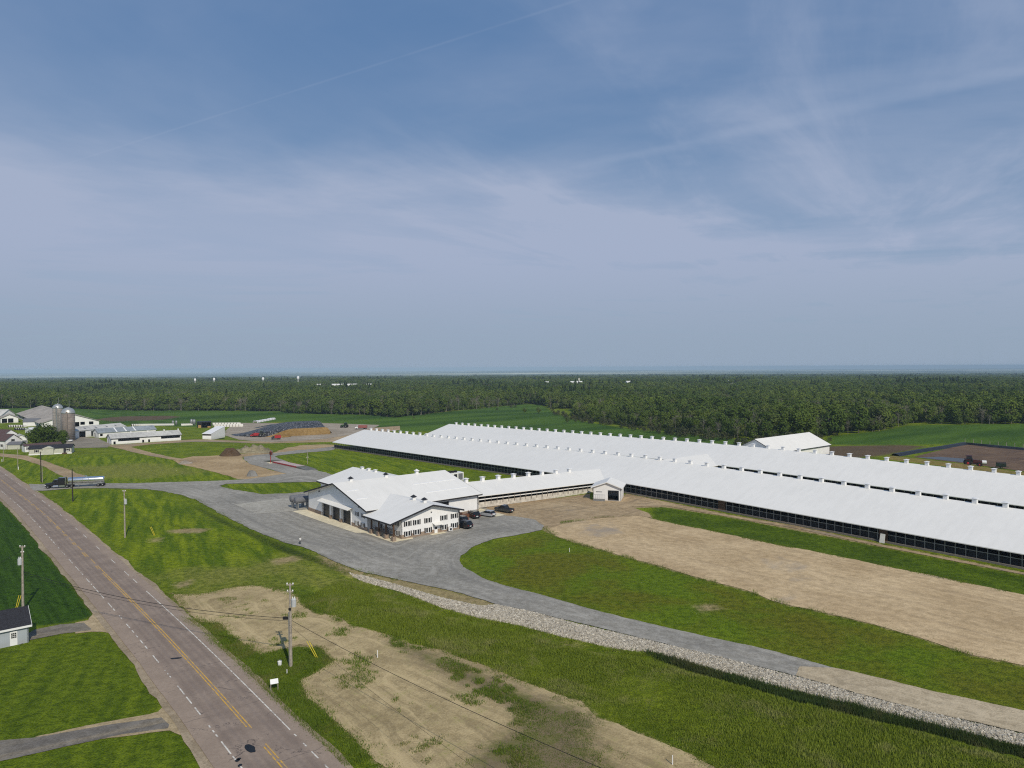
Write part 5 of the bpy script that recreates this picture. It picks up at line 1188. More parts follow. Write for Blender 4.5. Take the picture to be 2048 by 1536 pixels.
def car(name, label, cat, loc, rz, pm, kind='suv'):
    t = thing(name, label, cat, (loc[0], loc[1], loc[2]), rz)
    if kind == 'pickup':
        body = [(-2.75, .88, .88, .55, 1.05), (-2.6, .95, .93, .45, 1.1), (-.9, .97, .95, .42, 1.1), (1.0, .97, .95, .42, 1.12), (1.5, .96, .92, .42, 1.14), (2.6, .94, .86, .45, 1.08), (2.8, .84, .76, .5, .92)]
        cab = [(-.95, .90, .74, 1.08, 1.12), (-.75, .9, .76, 1.08, 1.74), (.5, .9, .76, 1.08, 1.78), (1.35, .9, .74, 1.1, 1.16)]; roofx = (-.72, .52, 1.79); wx = (-1.75, 1.85); wr = .4
    elif kind == 'suv':
        body = [(-2.4, .86, .84, .5, 1.0), (-2.3, .94, .92, .4, 1.1), (-1.0, .97, .95, .36, 1.1), (1.0, .97, .95, .36, 1.1), (1.5, .95, .92, .38, 1.08), (2.2, .92, .84, .42, .98), (2.4, .8, .72, .48, .84)]
        cab = [(-2.25, .90, .74, 1.06, 1.2), (-1.9, .90, .76, 1.06, 1.74), (.25, .92, .78, 1.06, 1.78), (1.25, .92, .76, 1.08, 1.12)]; roofx = (-1.95, .3, 1.79); wx = (-1.4, 1.45); wr = .37
    else:
        body = [(-2.25, .8, .78, .45, .9), (-2.15, .87, .85, .34, .98), (-1, .9, .88, .3, .98), (.9, .9, .88, .3, .98), (1.4, .88, .84, .32, .94), (2.1, .85, .76, .36, .82), (2.25, .72, .64, .4, .7)]
        cab = [(-2.1, .83, .66, .94, 1.05), (-1.75, .83, .68, .94, 1.46), (.1, .85, .7, .94, 1.5), (1.15, .85, .68, .95, .99)]; roofx = (-1.8, .15, 1.51); wx = (-1.3, 1.35); wr = .33
    recalc(loft(MB(), body).build("body", pm, t)); recalc(loft(MB(), cab).build("windows", GLASS, t))
    hw = .76 if kind != 'wagon' else .68
    rf = MB().box(roofx[0], roofx[1], -hw, hw, roofx[2] - .03, roofx[2] + .03)
    for x_ in (roofx[0] + .1, (roofx[0] + roofx[1]) / 2):
        for s_ in (-1, 1): rf.hexa([(x_, s_ * .93 * (hw / .76), 1.08), (x_ + .1, s_ * .93 * (hw / .76), 1.08), (x_ + .1, s_ * .9 * (hw / .76), 1.08), (x_, s_ * .9 * (hw / .76), 1.08)], [(x_, s_ * (hw + .01), roofx[2]), (x_ + .1, s_ * (hw + .01), roofx[2]), (x_ + .1, s_ * (hw - .03), roofx[2]), (x_, s_ * (hw - .03), roofx[2])])
    recalc(rf.build("roof", pm, t))
    if kind == 'pickup': MB().box(-2.62, -1.05, -.78, .78, 1.08, 1.12).build("bed_cover", BLACK, t)
    for x_ in wx:
        for s_ in (-1, 1): wheel(t, x_, s_ * .82 * (hw / .76), wr, .24)
    bx = body[0][0]
    for s_ in (-1, 1):
        MB().box(bx - .02, bx + .1, s_ * .78 - .1, s_ * .78 + .1, .78, 1.0).build("tail_light", LAMP, t)
        MB().box(body[-1][0] - .15, body[-1][0] + .0, s_ * .62 - .14, s_ * .62 + .14, .62, .76).build("headlight", HEADL, t)
        MB().box(.85, 1.0, s_ * 1.02 - .1, s_ * 1.02 + .1, 1.02, 1.18).build("mirror", pm, t)
    MB().box(bx - .03, bx - .001, -.26, .26, .62, .78).build("number_plate", TRIMW, t)
    MB().box(bx - .06, bx + .15, -.8, .8, .4, .55).build("bumper", BLACK, t)
    return t
def gpt(u, v, dz=0.0): x, y = G(u, v); return (x, y, Hs(x, y) + dz)
HD = ANG + math.pi / 2
car("parked_suv", "black SUV parked nearest the corner of the office front wall", "car", gpt(927, 1056, .12), HD + R(8), BLK)
car("parked_suv", "black SUV parked by the office side wall, left of the silver wagon", "car", gpt(946.5, 1035.5, .12), HD - R(12), BLK)
car("parked_car", "silver wagon parked beside the concrete ramp", "car", gpt(974.5, 1033, .12), HD + R(12), SLV, 'wagon')
car("parked_pickup", "dark pickup truck parked on the dirt below the link building", "pickup", gpt(1008.5, 1024.5, .12), HD + R(10), SLATE, 'pickup')
car("parked_car", "dark car half hidden behind the office corner", "car", gpt(921, 1044, .12), HD, BLK, 'wagon')
# rusty attachment beside the hidden car
x, y, z = gpt(931, 1036, .1)
at = thing("loader_attachment", "rusty brown loader attachment beside the office side wall", "attachment", (x, y, z), ANG)
MB().box(-1.5, 1.5, -.6, .6, .1, .9).box(-1.5, -1.3, -.6, .8, .9, 1.5).box(1.3, 1.5, -.6, .8, .9, 1.5).build("bucket", mat("rust", (.16, .07, .04)), at)
for k in (-1, -.3, .4, 1.1): MB().tube((k, -.6, .15), (k, -1.9, .1), .05, n=5).build("tine", STEEL, at)

def dump_box(mbx, x0, x1, hw, z0, z1, th=.08):
    mbx.box(x0, x1, -hw, hw, z0, z0 + th).box(x0, x1, -hw, -hw + th, z0 + th, z1).box(x0, x1, hw - th, hw, z0 + th, z1).box(x0, x0 + th, -hw + th, hw - th, z0 + th, z1).box(x1 - th, x1, -hw + th, hw - th, z0 + th, z1); return mbx
# milk tanker
x0, y0 = G(91, 977.5); x1, y1 = G(209, 972)
tk = thing("tanker_truck", "black semi truck with a polished milk tank trailer turning in from the road", "truck", (x0, y0, Hs(x0, y0) + .11), math.atan2(y0 - y1, x0 - x1))
def T(a, b): return None
K = math.hypot(x1 - x0, y1 - y0) / 17.6                    # truck length fitted
tk.scale = (K, K, K)
MB().box(-7.6, -.3, -.45, .45, .75, 1.0).build("chassis", BLACK, tk)
recalc(loft(MB(), [(-2.2, .75, .7, .75, 1.9), (-.6, .7, .62, .75, 1.72), (0.0, .6, .52, .8, 1.6)]).build("hood", BLK, tk))
recalc(loft(MB(), [(-6.0, 1.1, 1.05, .9, 3.45), (-4.0, 1.12, 1.05, .9, 3.4), (-3.9, 1.05, .95, .9, 2.95), (-2.75, 1.02, .85, .9, 2.85), (-2.2, .95, .8, .9, 1.95)]).build("cab", BLK, tk))
MB().hexa([(-2.72, -.8, 2.75), (-2.2, -.78, 2.0), (-2.2, .78, 2.0), (-2.72, .8, 2.75)], [(-2.66, -.8, 2.8), (-2.12, -.78, 2.02), (-2.12, .78, 2.02), (-2.66, .8, 2.8)]).build("windscreen", GLASS, tk)
for s_ in (-1, 1):
    MB().box(-3.6, -2.8, s_ * 1.03 - .02, s_ * 1.03 + .02, 2.05, 2.7).build("side_window", GLASS, tk)
    MB().tube((-4.1, s_ * .95, .72), (-2.6, s_ * .95, .72), .32, n=14).build("fuel_tank", CHROME, tk)
    MB().box(-6.0, -4.3, s_ * 1.0 - .15, s_ * 1.0 + .15, .5, .95).build("side_skirt", CHROME, tk)
    MB().tube((-6.15, s_ * .95, 1.0), (-6.15, s_ * .95, 3.9), .09, n=8).build("exhaust_stack", CHROME, tk)
    MB().box(-.35, -.02, s_ * .72 - .1, s_ * .72 + .1, 1.0, 1.25).build("headlight", HEADL, tk)
    wheel(tk, -1.0, s_ * .98, .5, .3, CHROME)
    for xx in (-6.6, -7.9): wheel(tk, xx, s_ * .92, .5, .5, CHROME)
    for xx in (-15.9, -17.2): wheel(tk, xx, s_ * .92, .5, .5, CHROME)
    MB().tube((-10.0, s_ * .8, .0), (-10.0, s_ * .8, 1.2), .07, n=6).build("landing_leg", STEEL, tk)
MB().box(-.12, .06, -1.05, 1.05, .45, .8).build("bumper", CHROME, tk); MB().box(-.02, .04, -.42, .42, .9, 1.55).build("grille", CHROME, tk)
MB().lathe([(.3, -17.6), (.95, -17.5), (1.02, -17.2), (1.02, -7.1), (.95, -6.8), (.3, -6.7)], (0, 0, 2.35), 28, 'x').build("tank", CHROME, tk, True)
tb = MB()
for xx in np.linspace(-16.8, -7.4, 6): tb.lathe([(1.025, xx - .06), (1.06, xx - .04), (1.06, xx + .04), (1.025, xx + .06)], (0, 0, 2.35), 28, 'x')
tb.build("tank_band", STEEL, tk); MB().lathe([(.4, 3.3), (.4, 3.65), (.3, 3.7)], (-12, 0, 0), 14).build("manhole", CHROME, tk)
MB().box(-17.4, -6.9, -.5, .5, 1.05, 1.36).box(-17.5, -15.2, -1.1, 1.1, 1.02, 1.08).build("trailer_frame", STEEL, tk); MB().box(-13.8, -12.8, -1.0, -.55, .6, 1.05).build("pump_box", TRIMW, tk)

def dump_truck(label, u, v, rz, boxm, cabm, L_=7.5, sc=1.0, cat="truck", name="dump_truck"):
    x, y, z = gpt(u, v, .1); t = thing(name, label, cat, (x, y, z), rz); t.scale = (sc,) * 3
    recalc(dump_box(MB(), -L_ / 2 - .2, L_ / 2 - 2.4, 1.2, 1.1, 2.9).build("dump_box", boxm, t))
    recalc(loft(MB(), [(L_ / 2 - 2.2, 1.0, .9, .8, 2.5), (L_ / 2 - 1.2, 1.0, .88, .8, 2.45), (L_ / 2 - .9, 1.0, .85, .8, 1.75), (L_ / 2, .9, .8, .8, 1.55)]).build("cab", cabm, t))
    MB().box(L_ / 2 - 1.3, L_ / 2 - .92, -.82, .82, 1.8, 2.3).build("windscreen", GLASS, t); MB().box(-L_ / 2, L_ / 2 - .4, -.4, .4, .7, 1.09).build("chassis", BLACK, t)
    for s_ in (-1, 1):
        for xx in (L_ / 2 - .9, -L_ / 2 + .9, -L_ / 2 + 2.1): wheel(t, xx, s_ * .98, .5, .35)
        MB().box(L_ / 2 - 2.0, L_ / 2 - 1.3, s_ * 1.0 - .02, s_ * 1.0 + .02, 1.75, 2.3).build("side_window", GLASS, t)
    return t
dump_truck("red dump truck parked left of the loader at the silage pile", 511, 874.2, R(190), RED, RED, 7.0, .85)
dump_truck("red dump truck nearest the farm road in front of the silage face", 552, 879.3, R(196), RED, SLATE, 6.4, .85)
dump_truck("white dump truck with a faded red box at the end of the barn roof", 722, 858.8, R(184), mat("faded_red", (.28, .10, .09)), TRIMW, 8.5, .95)
def tractor(name, label, u, v, rz, bodym, rimm, sc=1.0, loader=False):
    x, y, z = gpt(u, v, .08); t = thing(name, label, "tractor", (x, y, z), rz); t.scale = (sc,) * 3
    recalc(loft(MB(), [(.2, .45, .42, .9, 1.9), (1.6, .42, .38, .9, 1.8), (2.4, .36, .3, .9, 1.6)]).build("hood", bodym, t))
    recalc(loft(MB(), [(-1.4, .75, .7, 1.3, 2.9), (-.2, .78, .7, 1.2, 2.95), (.2, .72, .6, 1.2, 1.9)]).build("cab_glass", GLASS, t)); MB().box(-1.5, .0, -.85, .85, 2.92, 3.05).build("cab_roof", bodym, t)
    MB().box(-1.6, 2.3, -.35, .35, .7, 1.0).build("chassis", BLACK, t)
    for s_ in (-1, 1):
        wheel(t, -1.1, s_ * 1.05, .95, .55, rimm); wheel(t, 1.7, s_ * .95, .62, .42, rimm); MB().box(-1.9, -.3, s_ * 1.05 - .3, s_ * 1.05 + .3, 1.92, 2.0).build("fender", bodym, t)
    if loader:
        for s_ in (-1, 1): MB().tube((.4, s_ * .8, 1.9), (2.9, s_ * .8, .9), .1, n=6).build("loader_arm", bodym, t)
        MB().box(2.8, 3.6, -1.2, 1.2, .3, .4).box(2.8, 2.9, -1.2, 1.2, .4, 1.2).build("bucket", STEEL, t)
    return t
GREEN = mat("green_machine_paint", (.05, .10, .04), .5)
tractor("loader_tractor", "green tractor loader beside the red dump truck at the silage pile", 526, 874, R(15), mat("grey_green_paint", (.16, .19, .12), .5), STEEL, 1.25, True)
tractor("farm_tractor", "green tractor standing near the white dump truck by the field", 689, 855.5, R(170), GREEN, STEEL, 1.2)
tractor("farm_tractor", "dark tractor with red wheels standing on the lagoon bank", 1944, 932.5, R(-28), mat("dark_red_paint", (.06, .014, .014), .5), RED, 1.35, False)
x, y, z = gpt(1961, 932.5, .1)
pp = thing("manure_pump", "dark wheeled manure pump hitched behind the red-wheeled tractor", "pump", (x, y, z), R(-28))
MB().box(-2.2, 2.0, -.3, .3, .7, 1.0).build("frame", BLACK, pp); MB().lathe([(.3, -.8), (.75, -.7), (.75, .7), (.3, .8)], (1.2, 0, 1.5), 16, 'x').build("hose_reel", TRIMW, pp); MB().tube((-2.0, 0, .9), (-.3, 0, 2.4), .16, n=8).build("pump_pipe", GREEN, pp)
for s_ in (-1, 1): wheel(pp, 0, s_ * .8, .6, .35, RED)
x, y, z = gpt(2002, 937, .1)
p2 = thing("engine_pump", "small dark engine pump trailer on the lagoon bank right of the tractor", "pump", (x, y, z), R(-30))
MB().box(-1.6, 1.6, -.7, .7, .7, 1.9).build("engine_cover", mat("dark_green_paint", (.02, .035, .025), .5), p2); MB().box(-1.8, 2.4, -.2, .2, .5, .7).build("drawbar", BLACK, p2); MB().box(-1.5, 1.5, -.8, .8, 2.2, 2.3).build("canopy", BLACK, p2)
for a in (-1.4, 1.4):
    for b in (-.65, .65): MB().box(a - .04, a + .04, b - .04, b + .04, 1.9, 2.2).build("canopy_post", BLACK, p2)
for s_ in (-1, 1): wheel(p2, 0, s_ * .9, .42, .25)
# parked van by the silos
car("parked_car", "white car parked at the foot of the wider silo", "car", gpt(135, 884, .1), R(10), paint("white_car_paint", (.7, .7, .7)), 'suv')

# ------------------------------------------------------------------ small things
# garage at the lower left
A = np.array(G(57.6, 1284.6)); Bq = np.array(G(0, 1297.0)); d = (A - Bq) / np.hypot(*(A - Bq)); Lg_ = 9.5; A0 = A - d * Lg_
SH = gable("garage_shed", "blue-grey shed with a black shingle roof and white nine-light door at the lower left", "shed", (float(A0[0]), float(A0[1])), math.atan2(d[1], d[0]), Lg_, 6.0, 2.55, 4.2, oh=.35, wallm=sidingmat("blue_grey_siding", (.40, .44, .48), pitch=.25), roofm=SHINGLE, fasciam=TRIMW)
MB().box(Lg_ - 2.15, Lg_ - 1.3, -.05, -.004, 0.02, 1.95).build("door", TRIMW, SH)
q = MB()
for i in range(3):
    for j in range(3): q.box(Lg_ - 2.0 + i * .21, Lg_ - 2.0 + i * .21 + .17, -.06, -.052, 1.05 + j * .25, 1.05 + j * .25 + .2)
q.build("door_pane", GLASS, SH)
# power poles
def pole(label, u, v, h, top=True, m=POLEM, lean=0.0, trans=None, r=.15, arms=()):
    x, y, z = gpt(u, v); t = thing("utility_pole", label, "utility pole", (x, y, z)); t.rotation_euler = (0, lean, 0)
    MB().tube((0, 0, -.3), (0, 0, h), r, r * .62, 10).build("shaft", m, t)
    for (zz, l) in arms:
        a = MB().box(-l / 2, l / 2, -.06, .06, zz - .06, zz + .06).build("crossarm", POLEM, t)
        for s_ in (-1, 1): MB().lathe([(.05, zz + .06), (.09, zz + .1), (.09, zz + .22), (.04, zz + .26)], (s_ * (l / 2 - .08), 0, 0), 8).build("insulator", TRIMW, a)
    if trans:
        zz, dx = trans
        tr = MB().lathe([(.05, 0), (.30, .02), (.30, .95), (.24, 1.02), (.05, 1.05)], (dx, -.18, zz), 14).build("transformer", mat("transformer_grey", (.50, .52, .53), .5), t)
        for k in (-.12, .12): MB().lathe([(.05, zz + 1.0), (.07, zz + 1.1), (.03, zz + 1.3)], (dx + k, -.18, 0), 8).build("bushing", TRIMW, tr)
        MB().box(min(0, dx), max(0, dx), -.1, .0, zz + .4, zz + .52).build("bracket", STEEL, t)
    return t
np_ = pole("tall grey utility pole with a transformer on the bare soil right of the road", 582, 1333, 10.7, trans=(7.75, .5), arms=[(10.5, .9), (9.6, .8)], r=.2)
MB().box(-.95, -.25, -.12, .12, 6.05, 6.4).build("splice_case", BLACK, np_); MB().tube((-.18, -.1, -.2), (-.2, -.08, 7.0), .06, n=6).build("conduit", STEEL, np_); MB().box(-.15, .15, -.3, -.18, 7.3, 7.6).build("meter_box", BLACK, np_)
lp_ = pole("grey utility pole with a slim transformer behind the blue-grey shed", 46, 1221, 10.3, trans=(7.3, -.3), arms=[(10.1, .9), (9.2, .5)], lean=R(.6), r=.2)
pole("grey utility pole with a small transformer on the grass between road and gravel yard", 250, 1075, 10.8, trans=(7.6, .35), arms=[(10.5, .7)], r=.19)
pole("dark utility pole with a pale top in front of the milk tanker", 145.5, 1003, 9.5, m=POLED, r=.19); 
pole("dark utility pole behind the front of the milk tanker", 82.3, 964, 10.3, m=POLED, r=.2); pole("thin pale pole beside the dark pole near the tanker", 84.8, 965, 7.6, r=.11)
pole("pale thin utility pole on the grass left of the lane", 36, 939, 8.3, r=.13); pole("pale thin utility pole nearest the left edge of the picture", 7, 922.5, 6.9, r=.13)
pole("thin pale pole standing alone on the grass behind the truck scale", 615, 928, 7.2, r=.12, arms=[(2.6, .9)])
# wires
def wire(label, p, q, sag, r=.03, n=18):
    pts = [tuple(Vector(p).lerp(Vector(q), i / n) - Vector((0, 0, 4 * sag * (i / n) * (1 - i / n)))) for i in range(n + 1)]
    o = MB().path(pts, r, 4).build("cable", BLACK); return tag(o, label, "cable")
a = np.array(gpt(582, 1333)); b = np.array(gpt(46, 1221))
wire("thick black cable crossing the road between the two nearest poles", a + [-.9, 0, 6.25], b + [0, 0, 6.2], 1.2, .035); wire("thinner lower cable crossing the road between the two nearest poles", a + [-.2, 0, 5.85], b + [0, 0, 5.9], 1.35, .022)
wire("black cable running from the transformer pole down out of the bottom of the picture", a + [.2, 0, 5.9], np.array([14.0, 46.0, 8.2]), .8, .026); wire("thin wire above the bare soil running out of the bottom of the picture", a + [-.2, 0, 5.4], np.array([6.0, 46.0, 5.6]), .6, .012)
wire("thin guy wire from the left pole out to the left edge", b + [0, 0, 9.6], b + [-15, -3, 0.2], 0, .025); 
# guy markers
def guy(label, u, v, tilt, az_):
    x, y, z = gpt(u, v); t = thing("guy_marker", label, "guy marker", (x, y, z)); d = Vector((math.sin(tilt) * math.cos(az_), math.sin(tilt) * math.sin(az_), math.cos(tilt)))
    for k in (0, 1): MB().tube((0.22 * k, 0, 0), tuple(d * 2.4 + Vector((.34 * k - .2, 0, 0))), .045, n=6).build("guard", YEL, t)
guy("yellow guy-wire guard on the bright grass near the middle pole", 308, 1071, R(42), R(140)); guy("yellow guy-wire guard on the bare soil right of the transformer pole", 632, 1316, R(35), R(150)); guy("yellow guy-wire guard behind the blue-grey shed roof", 30, 1222, R(25), R(80))
# bucket, sign, stakes
x, y, z = gpt(559.5, 1331); bu = thing("bucket", "white bucket on the grass left of the transformer pole", "bucket", (x, y, z)); MB().lathe([(.22, 0), (.27, .55), (.25, .55), (.2, .05)], n=14).build("pail", TRIMW, bu); MB().path([(.27 * math.cos(a), .05, .55 + .2 * math.sin(a)) for a in np.linspace(0, math.pi, 7)], .015, 4).build("bail", STEEL, bu)
x, y, z = gpt(556, 1382); sg = thing("yard_sign", "white blank-backed yard sign on two posts by the road edge", "sign", (x, y, z), R(25))
MB().hexa([(-.85, -.1, .95), (.05, -.1, .95), (.05, .3, 1.38), (-.85, .3, 1.38)], [(-.85, -.13, .99), (.05, -.13, .99), (.05, .27, 1.42), (-.85, .27, 1.42)]).build("panel", TRIMW, sg)
for k in (-.8, 0): MB().box(k - .04, k + .04, .0, .08, -.1, 1.05).build("post", POLEM, sg)
for u, v, h, lab in ((755, 1316, 1.0, "short white stake on the bare soil"), (1345, 1530, .9, "short white stake at the bottom edge of the grass"), (1139, 1104, .8, "short white stake on the dark grass island"), (574, 1347, .5, "short white stub in the grass in front of the transformer pole")):
    x, y, z = gpt(u, v); tag(MB().tube((0, 0, -.1), (0, 0, h), .055, .05, 8).add([(0, 0, h + .06), (.05, 0, h), (0, .05, h), (-.05, 0, h), (0, -.05, h)], [(0, 1, 2), (0, 2, 3), (0, 3, 4), (0, 4, 1)]).build("marker_stake", TRIMW), lab, "stake").location = (x, y, z)
for u, v, lab in ((37, 939.2, "short white roadside post beside the lane pole"), (4, 923.5, "short white roadside post nearest the left edge"), (35.5, 907, "white post standing by the cream annex")):
    x, y, z = gpt(u, v); tag(MB().tube((0, 0, -.1), (0, 0, 1.0), .11, .1, 8).lathe([(.11, 1.0), (.04, 1.1)], n=8).build("marker_post", TRIMW), lab, "post").location = (x, y, z)
# white panel leaning at the barn door
s_, w_ = (-38.7 * BS + 3.57), 5.49 - 1.2; x, y = F(s_, w_)
pn = thing("door_panel", "white panel leaning against the brown door of the nearer barn", "panel", (x, y, Hs(x, y)), ANG)
MB().hexa([(0, -.55, .05), (.15, -.55, .05), (.15, .55, .05), (0, .55, .05)], [(.55, -.5, 2.0), (.7, -.5, 2.0), (.7, .5, 2.0), (.55, .5, 2.0)]).build("panel", HUTCH, pn); MB().box(.1, .2, -.6, .6, 0, .1).build("rail", STEEL, pn)
# raised tanks at the workshop corner
for s_, lab in ((78.2, "grey horizontal tank on legs at the workshop corner, nearer of two"), (81.2, "grey horizontal tank on legs at the workshop corner, farther of two")):
    x, y = F(s_, -81.2); pi = thing("storage_tank", lab, "tank", (x, y, .1), ANG)
    MB().lathe([(.3, -2.2), (.85, -2.0), (.9, -1.8), (.9, 1.8), (.85, 2.0), (.3, 2.2)], (0, 0, 2.6), 18, 'x').build("shell", SHINGRY, pi, True)
    for k in (-1.4, 1.4): MB().box(k - .12, k + .12, -.7, .7, 0, 1.95).build("leg", STEEL, pi)

# person at the gravel edge
def person(label, u, v, rz, hgt=1.62):
    x, y, z = gpt(u, v, .1); k = hgt / 1.75
    J = [(0, 0, .95), (0, 0, 1.15), (0, .01, 1.38), (0, .01, 1.5), (0, .03, 1.58), (0, .03, 1.68), (.19, 0, 1.41), (.24, .02, 1.14), (.25, .08, .9), (.255, .1, .8), (-.19, 0, 1.41), (-.25, .02, 1.14), (-.24, .1, .9), (-.24, .14, .8), (.1, 0, .9), (.12, .02, .5), (.13, 0, .09), (.13, .14, .04), (-.1, 0, .9), (-.12, .02, .5), (-.13, -.02, .09), (-.13, .12, .04)]
    E_ = [(0, 1), (1, 2), (2, 3), (3, 4), (4, 5), (2, 6), (6, 7), (7, 8), (8, 9), (2, 10), (10, 11), (11, 12), (12, 13), (0, 14), (14, 15), (15, 16), (16, 17), (0, 18), (18, 19), (19, 20), (20, 21)]
    Rr = [(.15, .11), (.14, .1), (.17, .11), (.055, .055), (.08, .09), (.075, .09), (.065, .065), (.045, .045), (.035, .035), (.04, .025), (.065, .065), (.045, .045), (.035, .035), (.04, .025), (.09, .09), (.06, .06), (.045, .045), (.045, .03), (.09, .09), (.06, .06), (.045, .045), (.045, .03)]
    me = bpy.data.meshes.new("person"); me.from_pydata([(a * k, -b * k, c * k) for a, b, c in J], E_, []); o = bpy.data.objects.new("person", me); COL.objects.link(o)
    md = o.modifiers.new("skin", 'SKIN'); me.skin_vertices[0].data[0].use_root = True
    for i, (a, b) in enumerate(Rr): me.skin_vertices[0].data[i].radius = (a * k, b * k)
    o.modifiers.new("sub", 'SUBSURF').levels = 2
    dg = bpy.context.evaluated_depsgraph_get(); dg.update(); ev = bpy.data.meshes.new_from_object(o.evaluated_get(dg))
    o.modifiers.clear(); o.data = ev; ev.materials.clear()
    for m_ in (SKIN, mat("white_shirt", (.75, .75, .74)), mat("black_trousers", (.01, .01, .012)), BLACK): ev.materials.append(m_)
    for p in ev.polygons:
        zc_ = p.center.z / k; r_ = abs(p.center.x) / k
        p.material_index = 3 if zc_ < .07 else (1 if .93 < zc_ < 1.49 and not (r_ > .2 and zc_ < 1.1) else (2 if zc_ < .97 and r_ < .2 else 0)); p.use_smooth = True
    o.location = (x, y, z); o.rotation_euler = (0, 0, rz); tag(o, label, "person")
    hm = MB()
    for i in range(60):
        a = random.random() * 6.28; e = random.random() * 1.3; d = Vector((math.cos(a) * math.cos(e), math.sin(a) * math.cos(e), math.sin(e))) * .105
        c = Vector((0, -.02, 1.68)) + d; t1 = d.orthogonal().normalized() * .05; t2 = d.cross(t1).normalized() * .05; hm.add([tuple((c + p_) * k) for p_ in (t1, t2, -t1, -t2)], [(0, 1, 2, 3)])
    hm.build("hair", BLACK, o)
person("person in a white shirt and dark trousers standing on the gravel edge", 600.5, 1089.5, R(200))

# far water towers and white buildings on the plain
def tower(u, v, D, h, label):
    x, y, zz = _ray(u, v); k = D / y; X_, Y_ = x * k, D; z0 = Hs(X_, Y_)
    t = thing("water_tower", label, "water tower", (X_, Y_, z0)); r = h * .095
    MB().lathe([(r * .2, h * .66), (r, h * .74), (r * 1.08, h * .86), (r * .8, h * .96), (.3, h)], n=16).build("tank", TRIMW, t, True); MB().lathe([(r * .55, 0), (r * .3, h * .12), (r * .28, h * .7)], n=12).build("stem", TRIMW, t)
tower(390, 752, 1600, 23, "distant white water tower, farthest left of four on the horizon"); tower(428, 752, 1600, 24, "distant white water tower, second from the left on the horizon")
tower(526, 751, 1620, 24.5, "distant white water tower, third from the left on the horizon"); tower(596, 750, 1560, 27, "distant white water tower, tallest and rightmost on the horizon")
CLEAR = []
for u, D, w_, h, lab in ((632, 1400, 8, 11.6, "small distant white building left of the white cluster"), (663, 1400, 9, 11.6, "distant white building, left in the white cluster among the woods"), (674, 1400, 15, 11.6, "distant white building, middle of the white cluster among the woods"), (694, 1400, 8, 11.6, "distant small white building, right of the middle of the white cluster"), (705, 1400, 10, 11.6, "distant white building, second from right of the white cluster"), (733, 1400, 9, 11.6, "distant white building standing alone right of the white cluster"), (1090, 1450, 8, 13.6, "small distant pale building left of the far grain elevator"), (1142, 1450, 24, 13.6, "low distant pale building beside the far grain elevator"), (1254, 1450, 9, 13.6, "small distant pale building on the plain right of centre"), (1459, 1450, 12, 13.6, "distant pale building on the plain right of the middle")):
    x, y, zz = _ray(u, 760); k = D / y
    gable("distant_building", lab, "building", (x * k, D), R(8), w_, 12, h - 2, h, ridge='x', oh=.3, z=Hs(x * k, D), floor=False); CLEAR.append((x / y, D, w_ / D))
x, y, zz = _ray(1158, 758); k = 1500 / y
CLEAR.append((x / y, 1500, .006)); ge = thing("grain_elevator", "distant pale grain elevator tower standing above the woods", "grain elevator", (x * k, 1500, Hs(x * k, 1500))); MB().box(-1.8, 1.8, -1.8, 1.8, 0, 18).build("tower", CREAM, ge); MB().box(-1.3, 1.3, -1, 1, 18, 20).build("head_house", CREAM, ge); MB().box(-8, -1.81, -1.8, 1.8, 0, 13.5).build("bin_block", CREAM, ge)

# ------------------------------------------------------------------ foliage
def leafmat(name, lo, hi, trans=.25, yellow=None):
    m, t, bs = newmat(name); oi = t.new('ShaderNodeObjectInfo'); co = t.new('ShaderNodeTexCoord').outputs['Object']
    f = t.math('ADD', t.math('MULTIPLY', oi.outputs['Random'], .4), t.math('MULTIPLY', t.noise(co, .5, 3), .62))
    c = t.mix(t.ramp(f, .2, .85), lo, hi)
    tn = t.noise(oi.outputs['Location'], .0045, 4, .6); c = t.mix(t.ramp(tn, .35, .65), t.mix(1.0, c, (.74, .80, .80), 'MULTIPLY'), t.mix(1.0, c, (1.36, 1.26, 1.16), 'MULTIPLY'))
    if yellow: c = t.mix(t.ramp(t.math('FRACT', t.math('MULTIPLY', oi.outputs['Random'], 7.31)), .80, .95, a=0, b=.75), c, yellow)
    t.put(bs.inputs['Base Color'], c); bs.inputs['Roughness'].default_value = .8; bs.inputs['Specular IOR Level'].default_value = .15
    tr = t.new('ShaderNodeBsdfTranslucent'); t.put(tr.inputs[0], c); mx = t.new('ShaderNodeMixShader'); mx.inputs[0].default_value = trans
    t.l.new(bs.outputs[0], mx.inputs[1]); t.l.new(tr.outputs[0], mx.inputs[2]); out = [n for n in m.node_tree.nodes if n.type == 'OUTPUT_MATERIAL'][0]; t.l.new(mx.outputs[0], out.inputs[0])
    return m
LEAF = leafmat("woodland_leaves", (.070, .116, .020), (.130, .182, .032), yellow=(.12, .15, .04))
LEAFD = leafmat("dark_maple_leaves", (.07, .11, .014), (.14, .20, .028))
TWIG = leafmat("bare_grey_twigs", (.13, .12, .09), (.19, .175, .13), .1)
PINE = leafmat("conifer_needles", (.02, .04, .012), (.04, .065, .016), .1)
